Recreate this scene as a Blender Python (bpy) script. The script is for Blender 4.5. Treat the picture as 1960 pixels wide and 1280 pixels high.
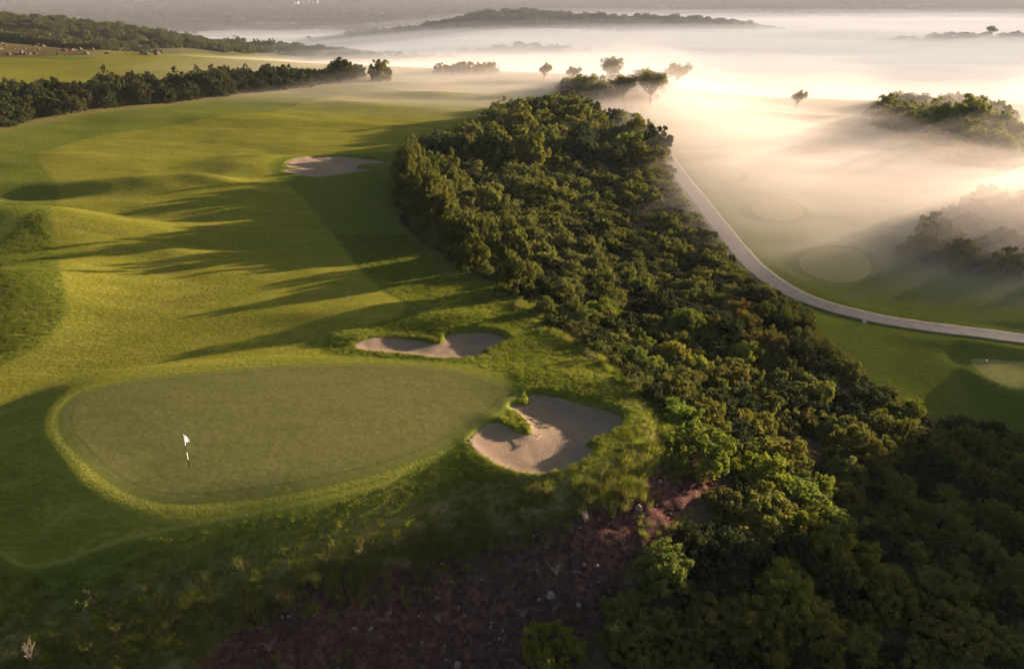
import bpy, math, random
import numpy as np
from mathutils import Vector, Matrix

# ------------------------------------------------------------------ camera, world, sun, exposure
for o in list(bpy.data.objects):
    bpy.data.objects.remove(o, do_unlink=True)
sc = bpy.context.scene
COL = sc.collection
R = math.radians
CAM_H, PITCH, FPX = 23.0, R(23.4), 1524.0

cam_data = bpy.data.cameras.new('camera')
cam_data.sensor_width = 36.0
cam_data.lens = FPX / 1960.0 * 36.0
cam_data.clip_start = 0.5
cam_data.clip_end = 9000.0
cam = bpy.data.objects.new('camera', cam_data)
COL.objects.link(cam)
cam.location = (0, 0, CAM_H)
cam.rotation_euler = (math.pi / 2 - PITCH, 0, 0)
sc.camera = cam

SUN_EL, SUN_AZ = R(6.8), R(31)            # azimuth counted from +X towards +Y
SUN_DIR = Vector((math.cos(SUN_EL) * math.cos(SUN_AZ), math.cos(SUN_EL) * math.sin(SUN_AZ), math.sin(SUN_EL)))
world = bpy.data.worlds.new('World')
sc.world = world
world.use_nodes = True
wn = world.node_tree.nodes
wn.clear()
w_out = wn.new('ShaderNodeOutputWorld')
w_bg = wn.new('ShaderNodeBackground')
w_sky = wn.new('ShaderNodeTexSky')
w_sky.sky_type = 'NISHITA'
w_sky.sun_disc = False
w_sky.sun_elevation = SUN_EL
w_sky.sun_rotation = math.pi / 2 - SUN_AZ   # sky rotation is counted from +Y clockwise
w_sky.air_density = 1.0
w_sky.dust_density = 2.0
w_bg.inputs['Strength'].default_value = 0.06
world.node_tree.links.new(w_sky.outputs[0], w_bg.inputs['Color'])
world.node_tree.links.new(w_bg.outputs[0], w_out.inputs['Surface'])

sun_data = bpy.data.lights.new('sun', 'SUN')
sun_data.energy = 5.0
sun_data.angle = R(0.53)
sun_data.color = (1.0, 0.80, 0.57)
sun = bpy.data.objects.new('sun', sun_data)
COL.objects.link(sun)
sun.location = (80, 60, 60)
sun.rotation_euler = SUN_DIR.to_track_quat('Z', 'Y').to_euler()

sc.view_settings.view_transform = 'Standard'
sc.view_settings.look = 'None'
sc.view_settings.gamma = 1.0
sc.view_settings.use_curve_mapping = False
sc.view_settings.exposure = 2.35
sc.render.engine = 'CYCLES'
cy = sc.cycles
cy.max_bounces = 7
cy.diffuse_bounces = 2
cy.glossy_bounces = 1
cy.transmission_bounces = 3
cy.volume_bounces = 3
cy.transparent_max_bounces = 24
cy.use_adaptive_sampling = True
cy.adaptive_threshold = 0.02
cy.use_denoising = True
try:
    cy.denoiser = 'OPENIMAGEDENOISE'
    cy.denoising_input_passes = 'RGB_ALBEDO_NORMAL'
    cy.denoising_prefilter = 'ACCURATE'
except Exception:
    pass
cy.sample_clamp_indirect = 4.0
cy.caustics_reflective = False
cy.caustics_refractive = False

random.seed(7)
rng = np.random.default_rng(11)


# ------------------------------------------------------------------ small maths
def sstep(a, b, x):
    t = np.clip((x - a) / (b - a), 0, 1)
    return t * t * (3 - 2 * t)


def _hash(ix, iy, seed):
    h = (ix.astype(np.int64) * 374761393 + iy.astype(np.int64) * 668265263 + seed * 974634777) & 0x7fffffff
    h = ((h ^ (h >> 13)) * 1274126177) & 0x7fffffff
    return ((h ^ (h >> 16)) & 0xffff) / 65535.0


def vnoise(x, y, seed=0):
    x0 = np.floor(x); y0 = np.floor(y)
    fx = x - x0; fy = y - y0
    fx = fx * fx * fx * (fx * (fx * 6 - 15) + 10)
    fy = fy * fy * fy * (fy * (fy * 6 - 15) + 10)
    a = _hash(x0, y0, seed); b = _hash(x0 + 1, y0, seed)
    c = _hash(x0, y0 + 1, seed); d = _hash(x0 + 1, y0 + 1, seed)
    return (a + (b - a) * fx) * (1 - fy) + (c + (d - c) * fx) * fy


def fbm(x, y, seed=0, octaves=3, gain=0.5):
    s = 0.0; amp = 1.0; tot = 0.0
    for k in range(octaves):
        s = s + amp * (vnoise(x * 2 ** k, y * 2 ** k, seed + 17 * k) - 0.5)
        tot += amp; amp *= gain
    return s / tot * 2


def gauss(x, y, cx, cy_, sx, sy, rot=0.0):
    c, s = math.cos(rot), math.sin(rot)
    u = (x - cx) * c + (y - cy_) * s
    v = -(x - cx) * s + (y - cy_) * c
    return np.exp(-(u / sx) ** 2 - (v / sy) ** 2)


def sdf(x, y, poly, margin=None):
    """signed distance to a polygon, positive inside; beyond the margin round its box only a lower bound"""
    p = np.asarray(poly, float)
    x = np.asarray(x, float); y = np.asarray(y, float)
    if margin is not None:
        lo, hi = p.min(0) - margin, p.max(0) + margin
        near = (x > lo[0]) & (x < hi[0]) & (y > lo[1]) & (y < hi[1])
        out = np.full(x.shape, -float(margin))
        if near.any():
            out[near] = sdf(x[near], y[near], p)
        return out
    q = np.roll(p, -1, 0)
    best = np.full(x.shape, 1e18)
    inside = np.zeros(x.shape, bool)
    for (ax, ay), (bx, by) in zip(p, q):
        ex, ey = bx - ax, by - ay
        L = ex * ex + ey * ey
        if L < 1e-12:
            continue
        t = np.clip(((x - ax) * ex + (y - ay) * ey) / L, 0, 1)
        dx = x - (ax + t * ex); dy = y - (ay + t * ey)
        best = np.minimum(best, dx * dx + dy * dy)
        cond = (ay > y) != (by > y)
        with np.errstate(divide='ignore', invalid='ignore'):
            xi = ax + (y - ay) * ex / (ey if ey != 0 else 1e-12)
        inside ^= cond & (x < xi)
    d = np.sqrt(best)
    return np.where(inside, d, -d)


def line_dist(x, y, pts):
    p = np.asarray(pts, float)
    best = np.full(x.shape, 1e18)
    for (ax, ay), (bx, by) in zip(p[:-1], p[1:]):
        ex, ey = bx - ax, by - ay
        L = ex * ex + ey * ey + 1e-12
        t = np.clip(((x - ax) * ex + (y - ay) * ey) / L, 0, 1)
        best = np.minimum(best, (x - ax - t * ex) ** 2 + (y - ay - t * ey) ** 2)
    return np.sqrt(best)


def smooth_closed(pts, per=6):
    p = np.asarray(pts, float); n = len(p); out = []
    for i in range(n):
        p0, p1, p2, p3 = p[i - 1], p[i], p[(i + 1) % n], p[(i + 2) % n]
        for k in range(per):
            t = k / per
            out.append(0.5 * ((2 * p1) + (-p0 + p2) * t + (2 * p0 - 5 * p1 + 4 * p2 - p3) * t * t + (-p0 + 3 * p1 - 3 * p2 + p3) * t ** 3))
    return np.array(out)


def smooth_open(pts, per=8):
    p = np.asarray(pts, float)
    p = np.vstack([2 * p[0] - p[1], p, 2 * p[-1] - p[-2]])
    out = []
    for i in range(1, len(p) - 2):
        p0, p1, p2, p3 = p[i - 1], p[i], p[i + 1], p[i + 2]
        for k in range(per):
            t = k / per
            out.append(0.5 * ((2 * p1) + (-p0 + p2) * t + (2 * p0 - 5 * p1 + 4 * p2 - p3) * t * t + (-p0 + 3 * p1 - 3 * p2 + p3) * t ** 3))
    out.append(p[-2])
    return np.array(out)


def ray_dir(px, py):
    u = (px - 980) / FPX; v = -(py - 640) / FPX
    return np.array([u, math.cos(PITCH) + v * math.sin(PITCH), -math.sin(PITCH) + v * math.cos(PITCH)])


def flat(px, py, z=0.0):
    d = ray_dir(px, py)
    t = (z - CAM_H) / d[2]
    return d[0] * t, d[1] * t


def survey(px, py, hf, off=0.0):
    """where the sight line through a spot of the survey photograph meets the land"""
    d = ray_dir(px, py)
    t = np.concatenate([np.arange(18, 140, 0.25), np.arange(140, 420, 1.0), np.arange(420, 2500, 5.0)])
    x = d[0] * t; y = d[1] * t; z = CAM_H + d[2] * t
    f = z - (hf(x, y) + off)
    k = np.argmax(f < 0)
    if k == 0:
        k = len(t) - 1
    a = f[k - 1] / (f[k - 1] - f[k] + 1e-12)
    return x[k - 1] + a * (x[k] - x[k - 1]), y[k - 1] + a * (y[k] - y[k - 1])


# ------------------------------------------------------------------ the lie of the land
RIM_PX = [(-260, 1240), (0, 1172), (160, 1145), (300, 1110), (450, 1075), (620, 1040), (760, 1000), (880, 962), (1000, 945),
          (1110, 930), (1190, 905), (1240, 860), (1245, 800), (1200, 730), (1120, 668), (1040, 622), (985, 565), (900, 520),
          (800, 455), (765, 400), (770, 320), (850, 290), (930, 250), (1000, 215), (1070, 180), (1100, 152)]
PLATEAU = smooth_open([flat(*p) for p in RIM_PX], 4).tolist() + [(24, 275), (10, 300), (-60, 300), (-900, 330), (-900, 5), (-60, 5)]

MOUNDS = [  # px, py, sx, sy, amp, rot
    (300, 372, 9, 3.2, 1.0, 0.1), (390, 365, 5, 2.0, 0.7, -0.2), (455, 330, 6, 3.0, 0.75, 0.3), (60, 462, 11, 5.5, 2.3, 0.15), (30, 600, 6, 9, 1.5, 0.1),
    (40, 395, 8, 3.0, -0.9, 0.0), (200, 430, 13, 3.2, -1.1, 0.1), (480, 478, 9, 2.0, -0.5, 0.1), (660, 650, 2.0, 1.5, 0.35, 0.0), (560, 500, 8, 2.5, -0.45, 0.1), (330, 500, 9, 2.0, 0.5, 0.0),
    (720, 600, 5, 2.5, 0.4, 0.2), (870, 615, 3.5, 1.6, 0.4, 0.3), (1060, 720, 3.2, 2.2, 0.35, 0.4), (1140, 745, 3.5, 1.6, 0.45, 0.2),
    (965, 815, 1.3, 1.0, 0.25, 0.0), (500, 318, 5, 2.0, 0.6, 0.2), (250, 470, 5, 2.5, 0.3, 0.0), (150, 330, 9, 5, 0.6, 0.2), (560, 250, 16, 5, 0.6, 0.1), (330, 250, 14, 6, 0.7, 0.2),
    (700, 215, 14, 6, 0.6, 0.0), (820, 190, 12, 5, 0.8, 0.0), (580, 610, 5, 2.0, 0.25, 0.1), (20, 1000, 3.0, 3.0, 0.7, 0.0), (790, 985, 1.6, 0.8, 0.25, 0.3),
]
MOUNDS_W = [(*flat(m[0], m[1]), m[2], m[3], m[4], m[5]) for m in MOUNDS]


def z_base(x, y):
    x = np.asarray(x, float); y = np.asarray(y, float)
    d = -sdf(x, y, PLATEAU)                      # outside distance
    d = np.maximum(d + 0.5, 0)
    d = d * d / (d + 1.0)
    nearw = 1 - sstep(46, 66, y)
    drop = nearw * 9.5 * (1 - np.exp(-d * 0.62 / 9.5)) + (1 - nearw) * 5.8 * (1 - np.exp(-d * 0.24 / 5.8))
    z = -drop
    # gentle roll of the mown land
    far = sstep(70, 160, y)
    z = z + 0.032 * np.clip(-x - 8 + 0.12 * (y - 60), 0, 260) * sstep(46, 62, y) * (1 - sstep(300, 360, y))
    z = z + (0.26 + 0.14 * far) * fbm(x / 26, y / 17, 3, 3) * sstep(34, 60, np.hypot(x + 12, (y - 40) * 1.0) + 18)
    z = z + 0.10 * fbm(x / 5.0, y / 3.6, 9, 2) * sstep(52, 62, y + np.maximum(0, -x - 24) * 0.8)
    for mx, my, sx, sy, a, r in MOUNDS_W:
        z = z + a * gauss(x, y, mx, my, sx, sy, r)
    # the strip between apron and rim leans out over the bank
    din = -np.minimum(-sdf(x, y, PLATEAU), 0)
    z = z - 1.5 * sstep(5.8, -0.5, din) * sstep(40, 31, y) * sstep(4, -4, x)
    bank = sstep(0.3, 2.0, -sdf(x, y, PLATEAU)) * sstep(48, 40, y)
    gul = np.abs(fbm(x / 2.6 + 0.35 * y, y / 5.0, 13, 3))
    z = z + bank * (0.55 * np.minimum(gul, 0.35) - 0.12 + 0.16 * fbm(x / 0.9, y / 0.9, 19, 2))
    # right hand side: valley floor, knolls with scrub
    z = z - 2.5 * sstep(35, 95, x) * sstep(60, 130, y) * (1 - sstep(215, 270, y))
    z = z + 15.2 * gauss(x, y, 88, 66, 17, 15, 0.3) + 3.0 * gauss(x, y, 76, 104, 13, 13)
    z = z + 4.5 * gauss(x, y, 95, 172, 17, 30, 0.1) + 1.2 * gauss(x, y, 70, 205, 16, 8)
    # far away: the land breaks down to the valley, hills rise out of it
    leftk = sstep(-60, -230, x)
    brk = sstep(245, 360, y + 0.12 * x) * (1 - 0.75 * leftk * (1 - sstep(480, 800, y)))
    z = z - 24 * brk
    z = z + 21 * gauss(x, y, -300, 450, 150, 100, -0.15) + 5 * gauss(x, y, -120, 430, 70, 60) + 6 * gauss(x, y, -150, 640, 110, 60)
    z = z + 27.5 * gauss(x, y, -5, 930, 125, 75) + 21 * gauss(x, y, 190, 960, 120, 60) + 18 * gauss(x, y, 470, 730, 190, 34, 0.03)
    z = z + 10 * gauss(x, y, -60, 560, 70, 30) + 12 * gauss(x, y, 20, 640, 60, 25)
    up = sstep(900, 2000, y + 0.35 * np.minimum(0, x) * -1)
    z = z + up * (35 + 9 * fbm(x / 420, y / 300, 21, 3)) + 8 * sstep(-200, -900, x) * sstep(500, 1300, y)
    z = z + 3.5 * fbm(x / 90, y / 60, 31, 3) * sstep(330, 600, y)
    return z


def proj(pts, off=0.0):
    return [survey(px, py, z_base, off) for px, py in pts]


GREEN_PX = [(105, 800), (118, 775), (150, 752), (210, 735), (290, 722), (400, 710), (520, 701), (620, 696), (720, 695), (810, 699), (890, 710),
            (950, 727), (982, 745), (985, 762), (965, 785), (930, 812), (880, 845), (820, 875), (740, 905), (640, 930), (540, 950), (430, 963),
            (350, 967), (290, 962), (240, 945), (200, 922), (165, 895), (130, 860), (108, 830)]
BUNKERS_PX = [
    [(905, 862), (925, 842), (950, 830), (985, 840), (1010, 844), (1020, 834), (1006, 814), (984, 800), (980, 790), (1004, 788), (1016, 780), (1013, 766), (1040, 763),
     (1090, 768), (1140, 778), (1180, 790), (1192, 802), (1183, 820), (1155, 837), (1122, 850), (1136, 860), (1130, 874), (1108, 890), (1070, 905), (1020, 912),
     (970, 905), (930, 890), (908, 876)],
    [(682, 671), (705, 660), (740, 655), (790, 656), (832, 661), (851, 656), (856, 644), (900, 636), (945, 638), (968, 647), (970, 658), (945, 668), (922, 676),
     (932, 684), (900, 693), (850, 698), (800, 693), (740, 687), (700, 682)],
    [(548, 321), (572, 306), (640, 302), (700, 304), (738, 310), (732, 316), (700, 318), (684, 322), (732, 327), (700, 332), (650, 338), (610, 343), (570, 338), (545, 331),
     (578, 327)],
]
FAIRWAY_PX = [(-120, 760), (0, 702), (70, 667), (115, 626), (131, 590), (123, 540), (108, 480), (95, 400), (108, 352), (78, 312), (86, 290), (200, 258), (340, 240),
              (520, 214), (650, 182), (760, 162), (900, 158), (985, 166), (1000, 190), (920, 222), (800, 268), (752, 290), (640, 296), (530, 302), (520, 332), (580, 378),
              (630, 440), (668, 492), (700, 530), (750, 565), (776, 585), (762, 606), (690, 625), (640, 640), (622, 662), (640, 692), (900, 706), (985, 745), (960, 800),
              (880, 850), (812, 893), (760, 940), (680, 966), (550, 998), (400, 1026), (250, 1051), (150, 1060), (60, 1055), (0, 1036), (-160, 960), (-260, 840)]
TEES_PX = [((1601, 507), 74, 33, 5), ((1489, 402), 52, 20, 3), ((1384, 333), 34, 14, 2), ((1975, 700), 132, 50, 14)]
PATH_PX = [(2160, 680), (2060, 664), (1960, 649), (1860, 636), (1760, 624), (1660, 606), (1570, 581), (1500, 552), (1448, 515), (1410, 474), (1375, 430), (1342, 388),
           (1310, 347), (1280, 306), (1255, 270), (1232, 240), (1212, 212), (1204, 196)]
SOIL_PX = [(400, 1320), (440, 1200), (560, 1120), (700, 1085), (850, 1060), (1000, 1015), (1110, 975), (1210, 925), (1270, 865), (1330, 850), (1400, 900), (1300, 1010),
           (1150, 1180), (1040, 1320)]
THICKET_PX = [(1340, 890), (1275, 800), (1195, 722), (1115, 664), (1042, 622), (1030, 590), (985, 560), (920, 530), (860, 492), (805, 462), (768, 420), (766, 340),
              (780, 305), (880, 285), (930, 250), (960, 226), (1050, 195), (1085, 165), (1180, 160), (1290, 165), (1275, 190), (1205, 206), (1210, 240),
              (1240, 280), (1268, 325), (1298, 372), (1330, 415), (1362, 460), (1405, 510), (1460, 558), (1540, 606), (1590, 680), (1690, 745), (1760, 790), (1990, 850),
              (1990, 1330), (930, 1330), (1020, 1225), (1105, 1165), (1215, 1085), (1275, 1005), (1345, 935)]
BAND_PX = [(-80, 262), (0, 243), (140, 214), (350, 194), (540, 172), (690, 152), (692, 142), (560, 152), (350, 166), (160, 180), (0, 196), (-80, 205)]
FIELD_PX = [(-80, 190), (0, 178), (160, 165), (350, 152), (520, 142), (620, 128), (560, 112), (470, 108), (340, 103), (200, 108), (60, 112), (-80, 112)]

def _raised(x, y):
    return z_base(x, y) + 0.15 + 0.72 * sstep(10, -24, x + (y - 42) * 0.9)


GREEN = smooth_closed([survey(px, py, _raised) for px, py in GREEN_PX], 5)
BUNKERS = [smooth_closed(proj(b, -0.25), 4) for b in BUNKERS_PX]
FAIRWAY = smooth_closed(proj(FAIRWAY_PX), 3)
SOIL = smooth_closed(proj(SOIL_PX), 2)
THICKET = np.array(proj(THICKET_PX))
BAND = np.array(proj(BAND_PX))
FIELD = smooth_closed(proj(FIELD_PX), 3)
PATH = smooth_open(proj(PATH_PX), 10)
TEES, TEE_Z = [], []
for (cx, cy_), rx, ry, tilt in TEES_PX:
    c0 = survey(cx, cy_, z_base)
    tz = float(z_base(np.array([c0[0]]), np.array([c0[1]]))[0]) + 0.25
    ring = []
    for k in range(28):
        a = 2 * math.pi * k / 28
        wob = 1 + 0.035 * math.sin(3 * a + cx) + 0.025 * math.sin(2 * a + cy_)
        u, v = rx * math.cos(a) * wob, ry * math.sin(a) * wob
        c, s_ = math.cos(R(tilt)), math.sin(R(tilt))
        ring.append(flat(cx + u * c - v * s_, cy_ + u * s_ + v * c, tz))
    TEES.append(smooth_closed(ring, 2)); TEE_Z.append(tz)


PATH_Z = z_base(PATH[:, 0], PATH[:, 1])
for _ in range(12):
    PATH_Z = np.convolve(np.pad(PATH_Z, 2, mode='edge'), np.ones(5) / 5, 'valid')


def path_bed(x, y, z):
    lo, hi = PATH.min(0) - 5, PATH.max(0) + 5
    k = np.where((x > lo[0]) & (x < hi[0]) & (y > lo[1]) & (y < hi[1]))[0]
    if len(k) == 0:
        return z
    z = z.copy()
    d = line_dist(x[k], y[k], PATH[::4])
    k = k[d < 4.2]
    if len(k):
        q = PATH[::2]
        dd = (x[k][:, None] - q[None, :, 0]) ** 2 + (y[k][:, None] - q[None, :, 1]) ** 2
        i = dd.argmin(1); d = np.sqrt(dd.min(1))
        w = 1 - sstep(1.9, 4.2, d)
        z[k] = z[k] * (1 - w) + (PATH_Z[::2][i] - 0.03) * w
    return z


def centroid(p):
    return np.asarray(p).mean(0)



def z_land(x, y):
    z = z_base(x, y)
    # the raised green with its apron falling away to the left and to the near side
    dg = sdf(x, y, GREEN, 9)
    lift = np.where(dg > 0, 1.0, sstep(-5.0, 0.0, dg))
    side = sstep(10, -24, x + (y - 42) * 0.9)
    z = z + lift * (0.15 + 0.72 * side)
    z = z + 0.012 * (y - 40) * sstep(-3.5, 0.0, dg)
    hol = gauss(x, y, -22.5, 31.5, 3.6, 5.0, 0.5)
    z = z - 1.5 * hol * (1 - lift)
    z = z + 1.3 * gauss(x, y, -28.5, 29.5, 2.8, 6.0, 0.45)
    for b in BUNKERS:
        d = sdf(x, y, b, 4)
        o = d + 0.22
        z = z + np.where(o < 0, 0.10 * np.exp(-(o / 0.7) ** 2), 0.10 * np.exp(-(o / 0.25) ** 2))
        z = z - 0.85 * sstep(-0.05, 0.75, o)
    for t, tz in zip(TEES, TEE_Z):
        d = sdf(x, y, t, 5)
        w = sstep(-2.0, -0.4, d)
        z = z * (1 - w) + tz * w
    return path_bed(x, y, z)


def H(x, y):
    return float(z_land(np.array([float(x)]), np.array([float(y)]))[0])


# ------------------------------------------------------------------ object helpers
def tag(o, label=None, cat=None, group=None, kind=None):
    if label: o['label'] = label
    if cat: o['category'] = cat
    if group: o['group'] = group
    if kind: o['kind'] = kind
    return o


def np_mesh(name, verts, faces, smooth=True):
    """faces: int array (n,3) or (n,4)"""
    me = bpy.data.meshes.new(name)
    verts = np.asarray(verts, np.float32); faces = np.asarray(faces, np.int32)
    k = faces.shape[1]
    me.vertices.add(len(verts)); me.vertices.foreach_set('co', verts.ravel())
    me.loops.add(faces.size); me.loops.foreach_set('vertex_index', faces.ravel())
    me.polygons.add(len(faces))
    me.polygons.foreach_set('loop_start', np.arange(0, faces.size, k, dtype=np.int32))
    me.polygons.foreach_set('loop_total', np.full(len(faces), k, np.int32))
    if smooth:
        me.polygons.foreach_set('use_smooth', np.ones(len(faces), bool))
    me.update(calc_edges=True)
    me.validate()
    return me


def link(name, me, mat=None, parent=None, loc=None):
    o = bpy.data.objects.new(name, me)
    COL.objects.link(o)
    if mat is not None and me is not None and not me.materials:
        me.materials.append(mat)
    if parent is not None:
        o.parent = parent
    if loc is not None:
        o.location = loc
    return o


def empty(name, loc, rz=0.0, s=1.0):
    o = bpy.data.objects.new(name, None)
    o.empty_display_size = 0.3
    COL.objects.link(o)
    o.location = loc
    o.rotation_euler = (0, 0, rz)
    o.scale = (s, s, s) if not isinstance(s, tuple) else s
    return o


def grid_faces(nx, ny):
    i = np.arange(nx - 1)[None, :] + np.arange(ny - 1)[:, None] * nx
    return np.stack([i, i + 1, i + 1 + nx, i + nx], -1).reshape(-1, 4)


class NT:
    """short-hand for node trees"""
    def __init__(self, name):
        self.mat = bpy.data.materials.new(name)
        self.mat.use_nodes = True
        self.t = self.mat.node_tree
        self.t.nodes.clear()
        self.out = self.t.nodes.new('ShaderNodeOutputMaterial')

    def n(self, kind, ins=None, **kw):
        nd = self.t.nodes.new(kind)
        for k, v in kw.items():
            setattr(nd, k, v)
        for k, v in (ins or {}).items():
            self.put(nd.inputs[k], v)
        return nd

    def put(self, sock, v):
        if isinstance(v, bpy.types.NodeSocket):
            self.t.links.new(v, sock)
        elif isinstance(v, bpy.types.Node):
            self.t.links.new(v.outputs[0], sock)
        else:
            if hasattr(sock.default_value, '__len__') and hasattr(v, '__len__') and len(v) == 3 and len(sock.default_value) == 4:
                v = (*v, 1.0)
            sock.default_value = v

    def math(self, op, a, b=0.0, clamp=False):
        nd = self.n('ShaderNodeMath', operation=op, use_clamp=clamp)
        self.put(nd.inputs[0], a); self.put(nd.inputs[1], b)
        return nd.outputs[0]

    def ramp(self, v, a, b, lo=0.0, hi=1.0):
        nd = self.n('ShaderNodeMapRange', interpolation_type='SMOOTHSTEP')
        self.put(nd.inputs['Value'], v)
        for k, q in (('From Min', a), ('From Max', b), ('To Min', lo), ('To Max', hi)):
            nd.inputs[k].default_value = q
        return nd.outputs[0]

    def mix(self, f, a, b, blend='MIX'):
        nd = self.n('ShaderNodeMix', data_type='RGBA', blend_type=blend)
        self.put(nd.inputs[0], f); self.put(nd.inputs[6], a); self.put(nd.inputs[7], b)
        return nd.outputs[2]

    def noise(self, scale, detail=3.0, vec=None, rough=0.55, dist=0.0):
        nd = self.n('ShaderNodeTexNoise')
        nd.inputs['Scale'].default_value = scale
        nd.inputs['Detail'].default_value = detail
        nd.inputs['Roughness'].default_value = rough
        nd.inputs['Distortion'].default_value = dist
        if vec is not None:
            self.put(nd.inputs['Vector'], vec)
        return nd.outputs['Fac']

    def mapping(self, vec, scale=(1, 1, 1), rot=(0, 0, 0)):
        nd = self.n('ShaderNodeMapping')
        self.put(nd.inputs['Vector'], vec)
        nd.inputs['Scale'].default_value = scale
        nd.inputs['Rotation'].default_value = rot
        return nd.outputs[0]

    def attr(self, name):
        return self.n('ShaderNodeAttribute', attribute_name=name).outputs['Fac']

    def pos(self):
        return self.n('ShaderNodeNewGeometry').outputs['Position']

    def bump(self, h, dist, strength=1.0, normal=None):
        nd = self.n('ShaderNodeBump')
        nd.inputs['Strength'].default_value = strength
        nd.inputs['Distance'].default_value = dist
        self.put(nd.inputs['Height'], h)
        if normal is not None:
            self.put(nd.inputs['Normal'], normal)
        return nd.outputs[0]

    def finish(self, color, rough=0.9, normal=None, spec=0.15):
        b = self.n('ShaderNodeBsdfPrincipled')
        self.put(b.inputs['Base Color'], color)
        self.put(b.inputs['Roughness'], rough)
        b.inputs['Specular IOR Level'].default_value = spec
        if normal is not None:
            self.put(b.inputs['Normal'], normal)
        self.t.links.new(b.outputs[0], self.out.inputs['Surface'])
        return self.mat


# ------------------------------------------------------------------ materials
def mat_ground():
    m = NT('ground')
    P = m.pos()
    fine = m.noise(9.0, 4, P, 0.7)
    mid = m.noise(0.9, 4, P)
    big = m.noise(0.09, 3, P)
    streak = m.noise(0.55, 4, m.mapping(P, (0.35, 1.3, 1), (0, 0, R(12))), 0.6)
    blotch = m.noise(0.22, 3, P, 0.6, 0.6)
    # mown fairway
    fw = m.mix(big, (0.122, 0.120, 0.015), (0.188, 0.162, 0.023))
    fw = m.mix(m.ramp(streak, 0.40, 0.75), fw, (0.215, 0.182, 0.032))
    fw = m.mix(m.ramp(blotch, 0.60, 0.80, 0, 0.8), fw, (0.145, 0.092, 0.034))
    grain = m.noise(3.4, 5, m.mapping(P, (0.7, 1.5, 1), (0, 0, 0.2)), 0.8)
    fw = m.mix(m.ramp(grain, 0.38, 0.62, 0.55, 0.0), fw, (0.048, 0.064, 0.008))
    fw = m.mix(m.ramp(grain, 0.55, 0.75, 0, 0.45), fw, (0.205, 0.185, 0.040))
    # rough
    rg = m.mix(mid, (0.096, 0.108, 0.015), (0.160, 0.152, 0.024))
    rg = m.mix(m.ramp(grain, 0.36, 0.60, 0.45, 0.0), rg, (0.030, 0.046, 0.006))
    rg = m.mix(m.ramp(fine, 0.42, 0.66), m.mix(0.45, rg, (0.036, 0.060, 0.010)), rg)
    rg = m.mix(m.ramp(big, 0.55, 0.75, 0, 0.35), rg, (0.155, 0.130, 0.045))
    wob = m.math('MULTIPLY', m.math('SUBTRACT', m.noise(0.7, 3, P), 0.5), 0.8)
    f = m.ramp(m.math('ADD', m.attr('sd_fairway'), m.math('MULTIPLY', wob, 0.8)), -0.3, 0.3)
    col = m.mix(f, rg, fw)
    # pale line of cut grass along the outer edge of the apron
    edge = m.math('MULTIPLY', m.ramp(m.attr('sd_fairway'), -0.02, 0.10), m.ramp(m.attr('sd_fairway'), 0.30, 0.16))
    edge = m.math('MULTIPLY', edge, m.attr('edge_line'))
    col = m.mix(m.math('MULTIPLY', edge, 0.45), col, (0.22, 0.21, 0.055))
    # collar round the green: two mower rings
    dg = m.attr('sd_green')
    col = m.mix(m.math('MULTIPLY', m.ramp(dg, -1.15, -0.95), 0.35), col, (0.105, 0.120, 0.020))
    ring = m.math('MULTIPLY', m.ramp(dg, -0.22, -0.10), m.ramp(dg, 0.1, -0.02))
    col = m.mix(m.math('MULTIPLY', ring, 0.25), col, (0.19, 0.19, 0.05))
    # dry grass at the rim and along the thicket
    dry = m.math('MULTIPLY', m.attr('dry'), m.ramp(mid, 0.3, 0.6, 0.35, 1.0))
    drycol = m.mix(fine, (0.13, 0.098, 0.042), (0.24, 0.185, 0.085))
    col = m.mix(dry, col, drycol)
    # leaf litter under the scrub, red soil of the bank
    litter = m.mix(mid, (0.045, 0.036, 0.022), (0.090, 0.066, 0.040))
    col = m.mix(m.ramp(m.math('ADD', m.attr('thicket'), wob), -0.1, 0.5), col, litter)
    clod = m.noise(3.2, 6, P, 0.72)
    soil = m.mix(m.ramp(clod, 0.34, 0.66), (0.040, 0.018, 0.017), (0.165, 0.082, 0.070))
    soil = m.mix(m.ramp(m.noise(0.8, 5, m.mapping(P, (1.6, 0.6, 1), (0, 0, 0.5)), 0.7), 0.45, 0.62, 0.6, 0.0), soil, (0.050, 0.026, 0.024))
    soil = m.mix(m.ramp(m.noise(14, 3, P), 0.66, 0.78, 0, 0.6), soil, (0.25, 0.19, 0.17))
    soil = m.mix(m.ramp(blotch, 0.55, 0.8, 0, 0.5), soil, (0.085, 0.068, 0.045))
    s = m.ramp(m.math('ADD', m.attr('sd_soil'), m.math('MULTIPLY', wob, 2.6)), -0.5, 0.6)
    col = m.mix(s, col, soil)
    # heath of the far slopes
    scrub = m.mix(m.noise(0.03, 5, P), (0.050, 0.055, 0.026), (0.120, 0.105, 0.060))
    col = m.mix(m.attr('far'), col, scrub)
    h = m.math('ADD', m.math('MULTIPLY', fine, 0.5), m.math('MULTIPLY', m.noise(2.6, 5, P, 0.65), 1.0))
    hf = m.n('ShaderNodeMix', data_type='FLOAT')
    m.put(hf.inputs[0], f); hf.inputs[2].default_value = 0.17; hf.inputs[3].default_value = 0.085
    hs = m.math('MULTIPLY', m.math('SUBTRACT', h, 0.75), hf.outputs[0])
    hs = m.math('ADD', hs, m.math('MULTIPLY', m.math('MULTIPLY', clod, s), 0.5))
    return m.finish(col, 1.0, m.bump(hs, 1.0, 0.9), 0.0)


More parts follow.
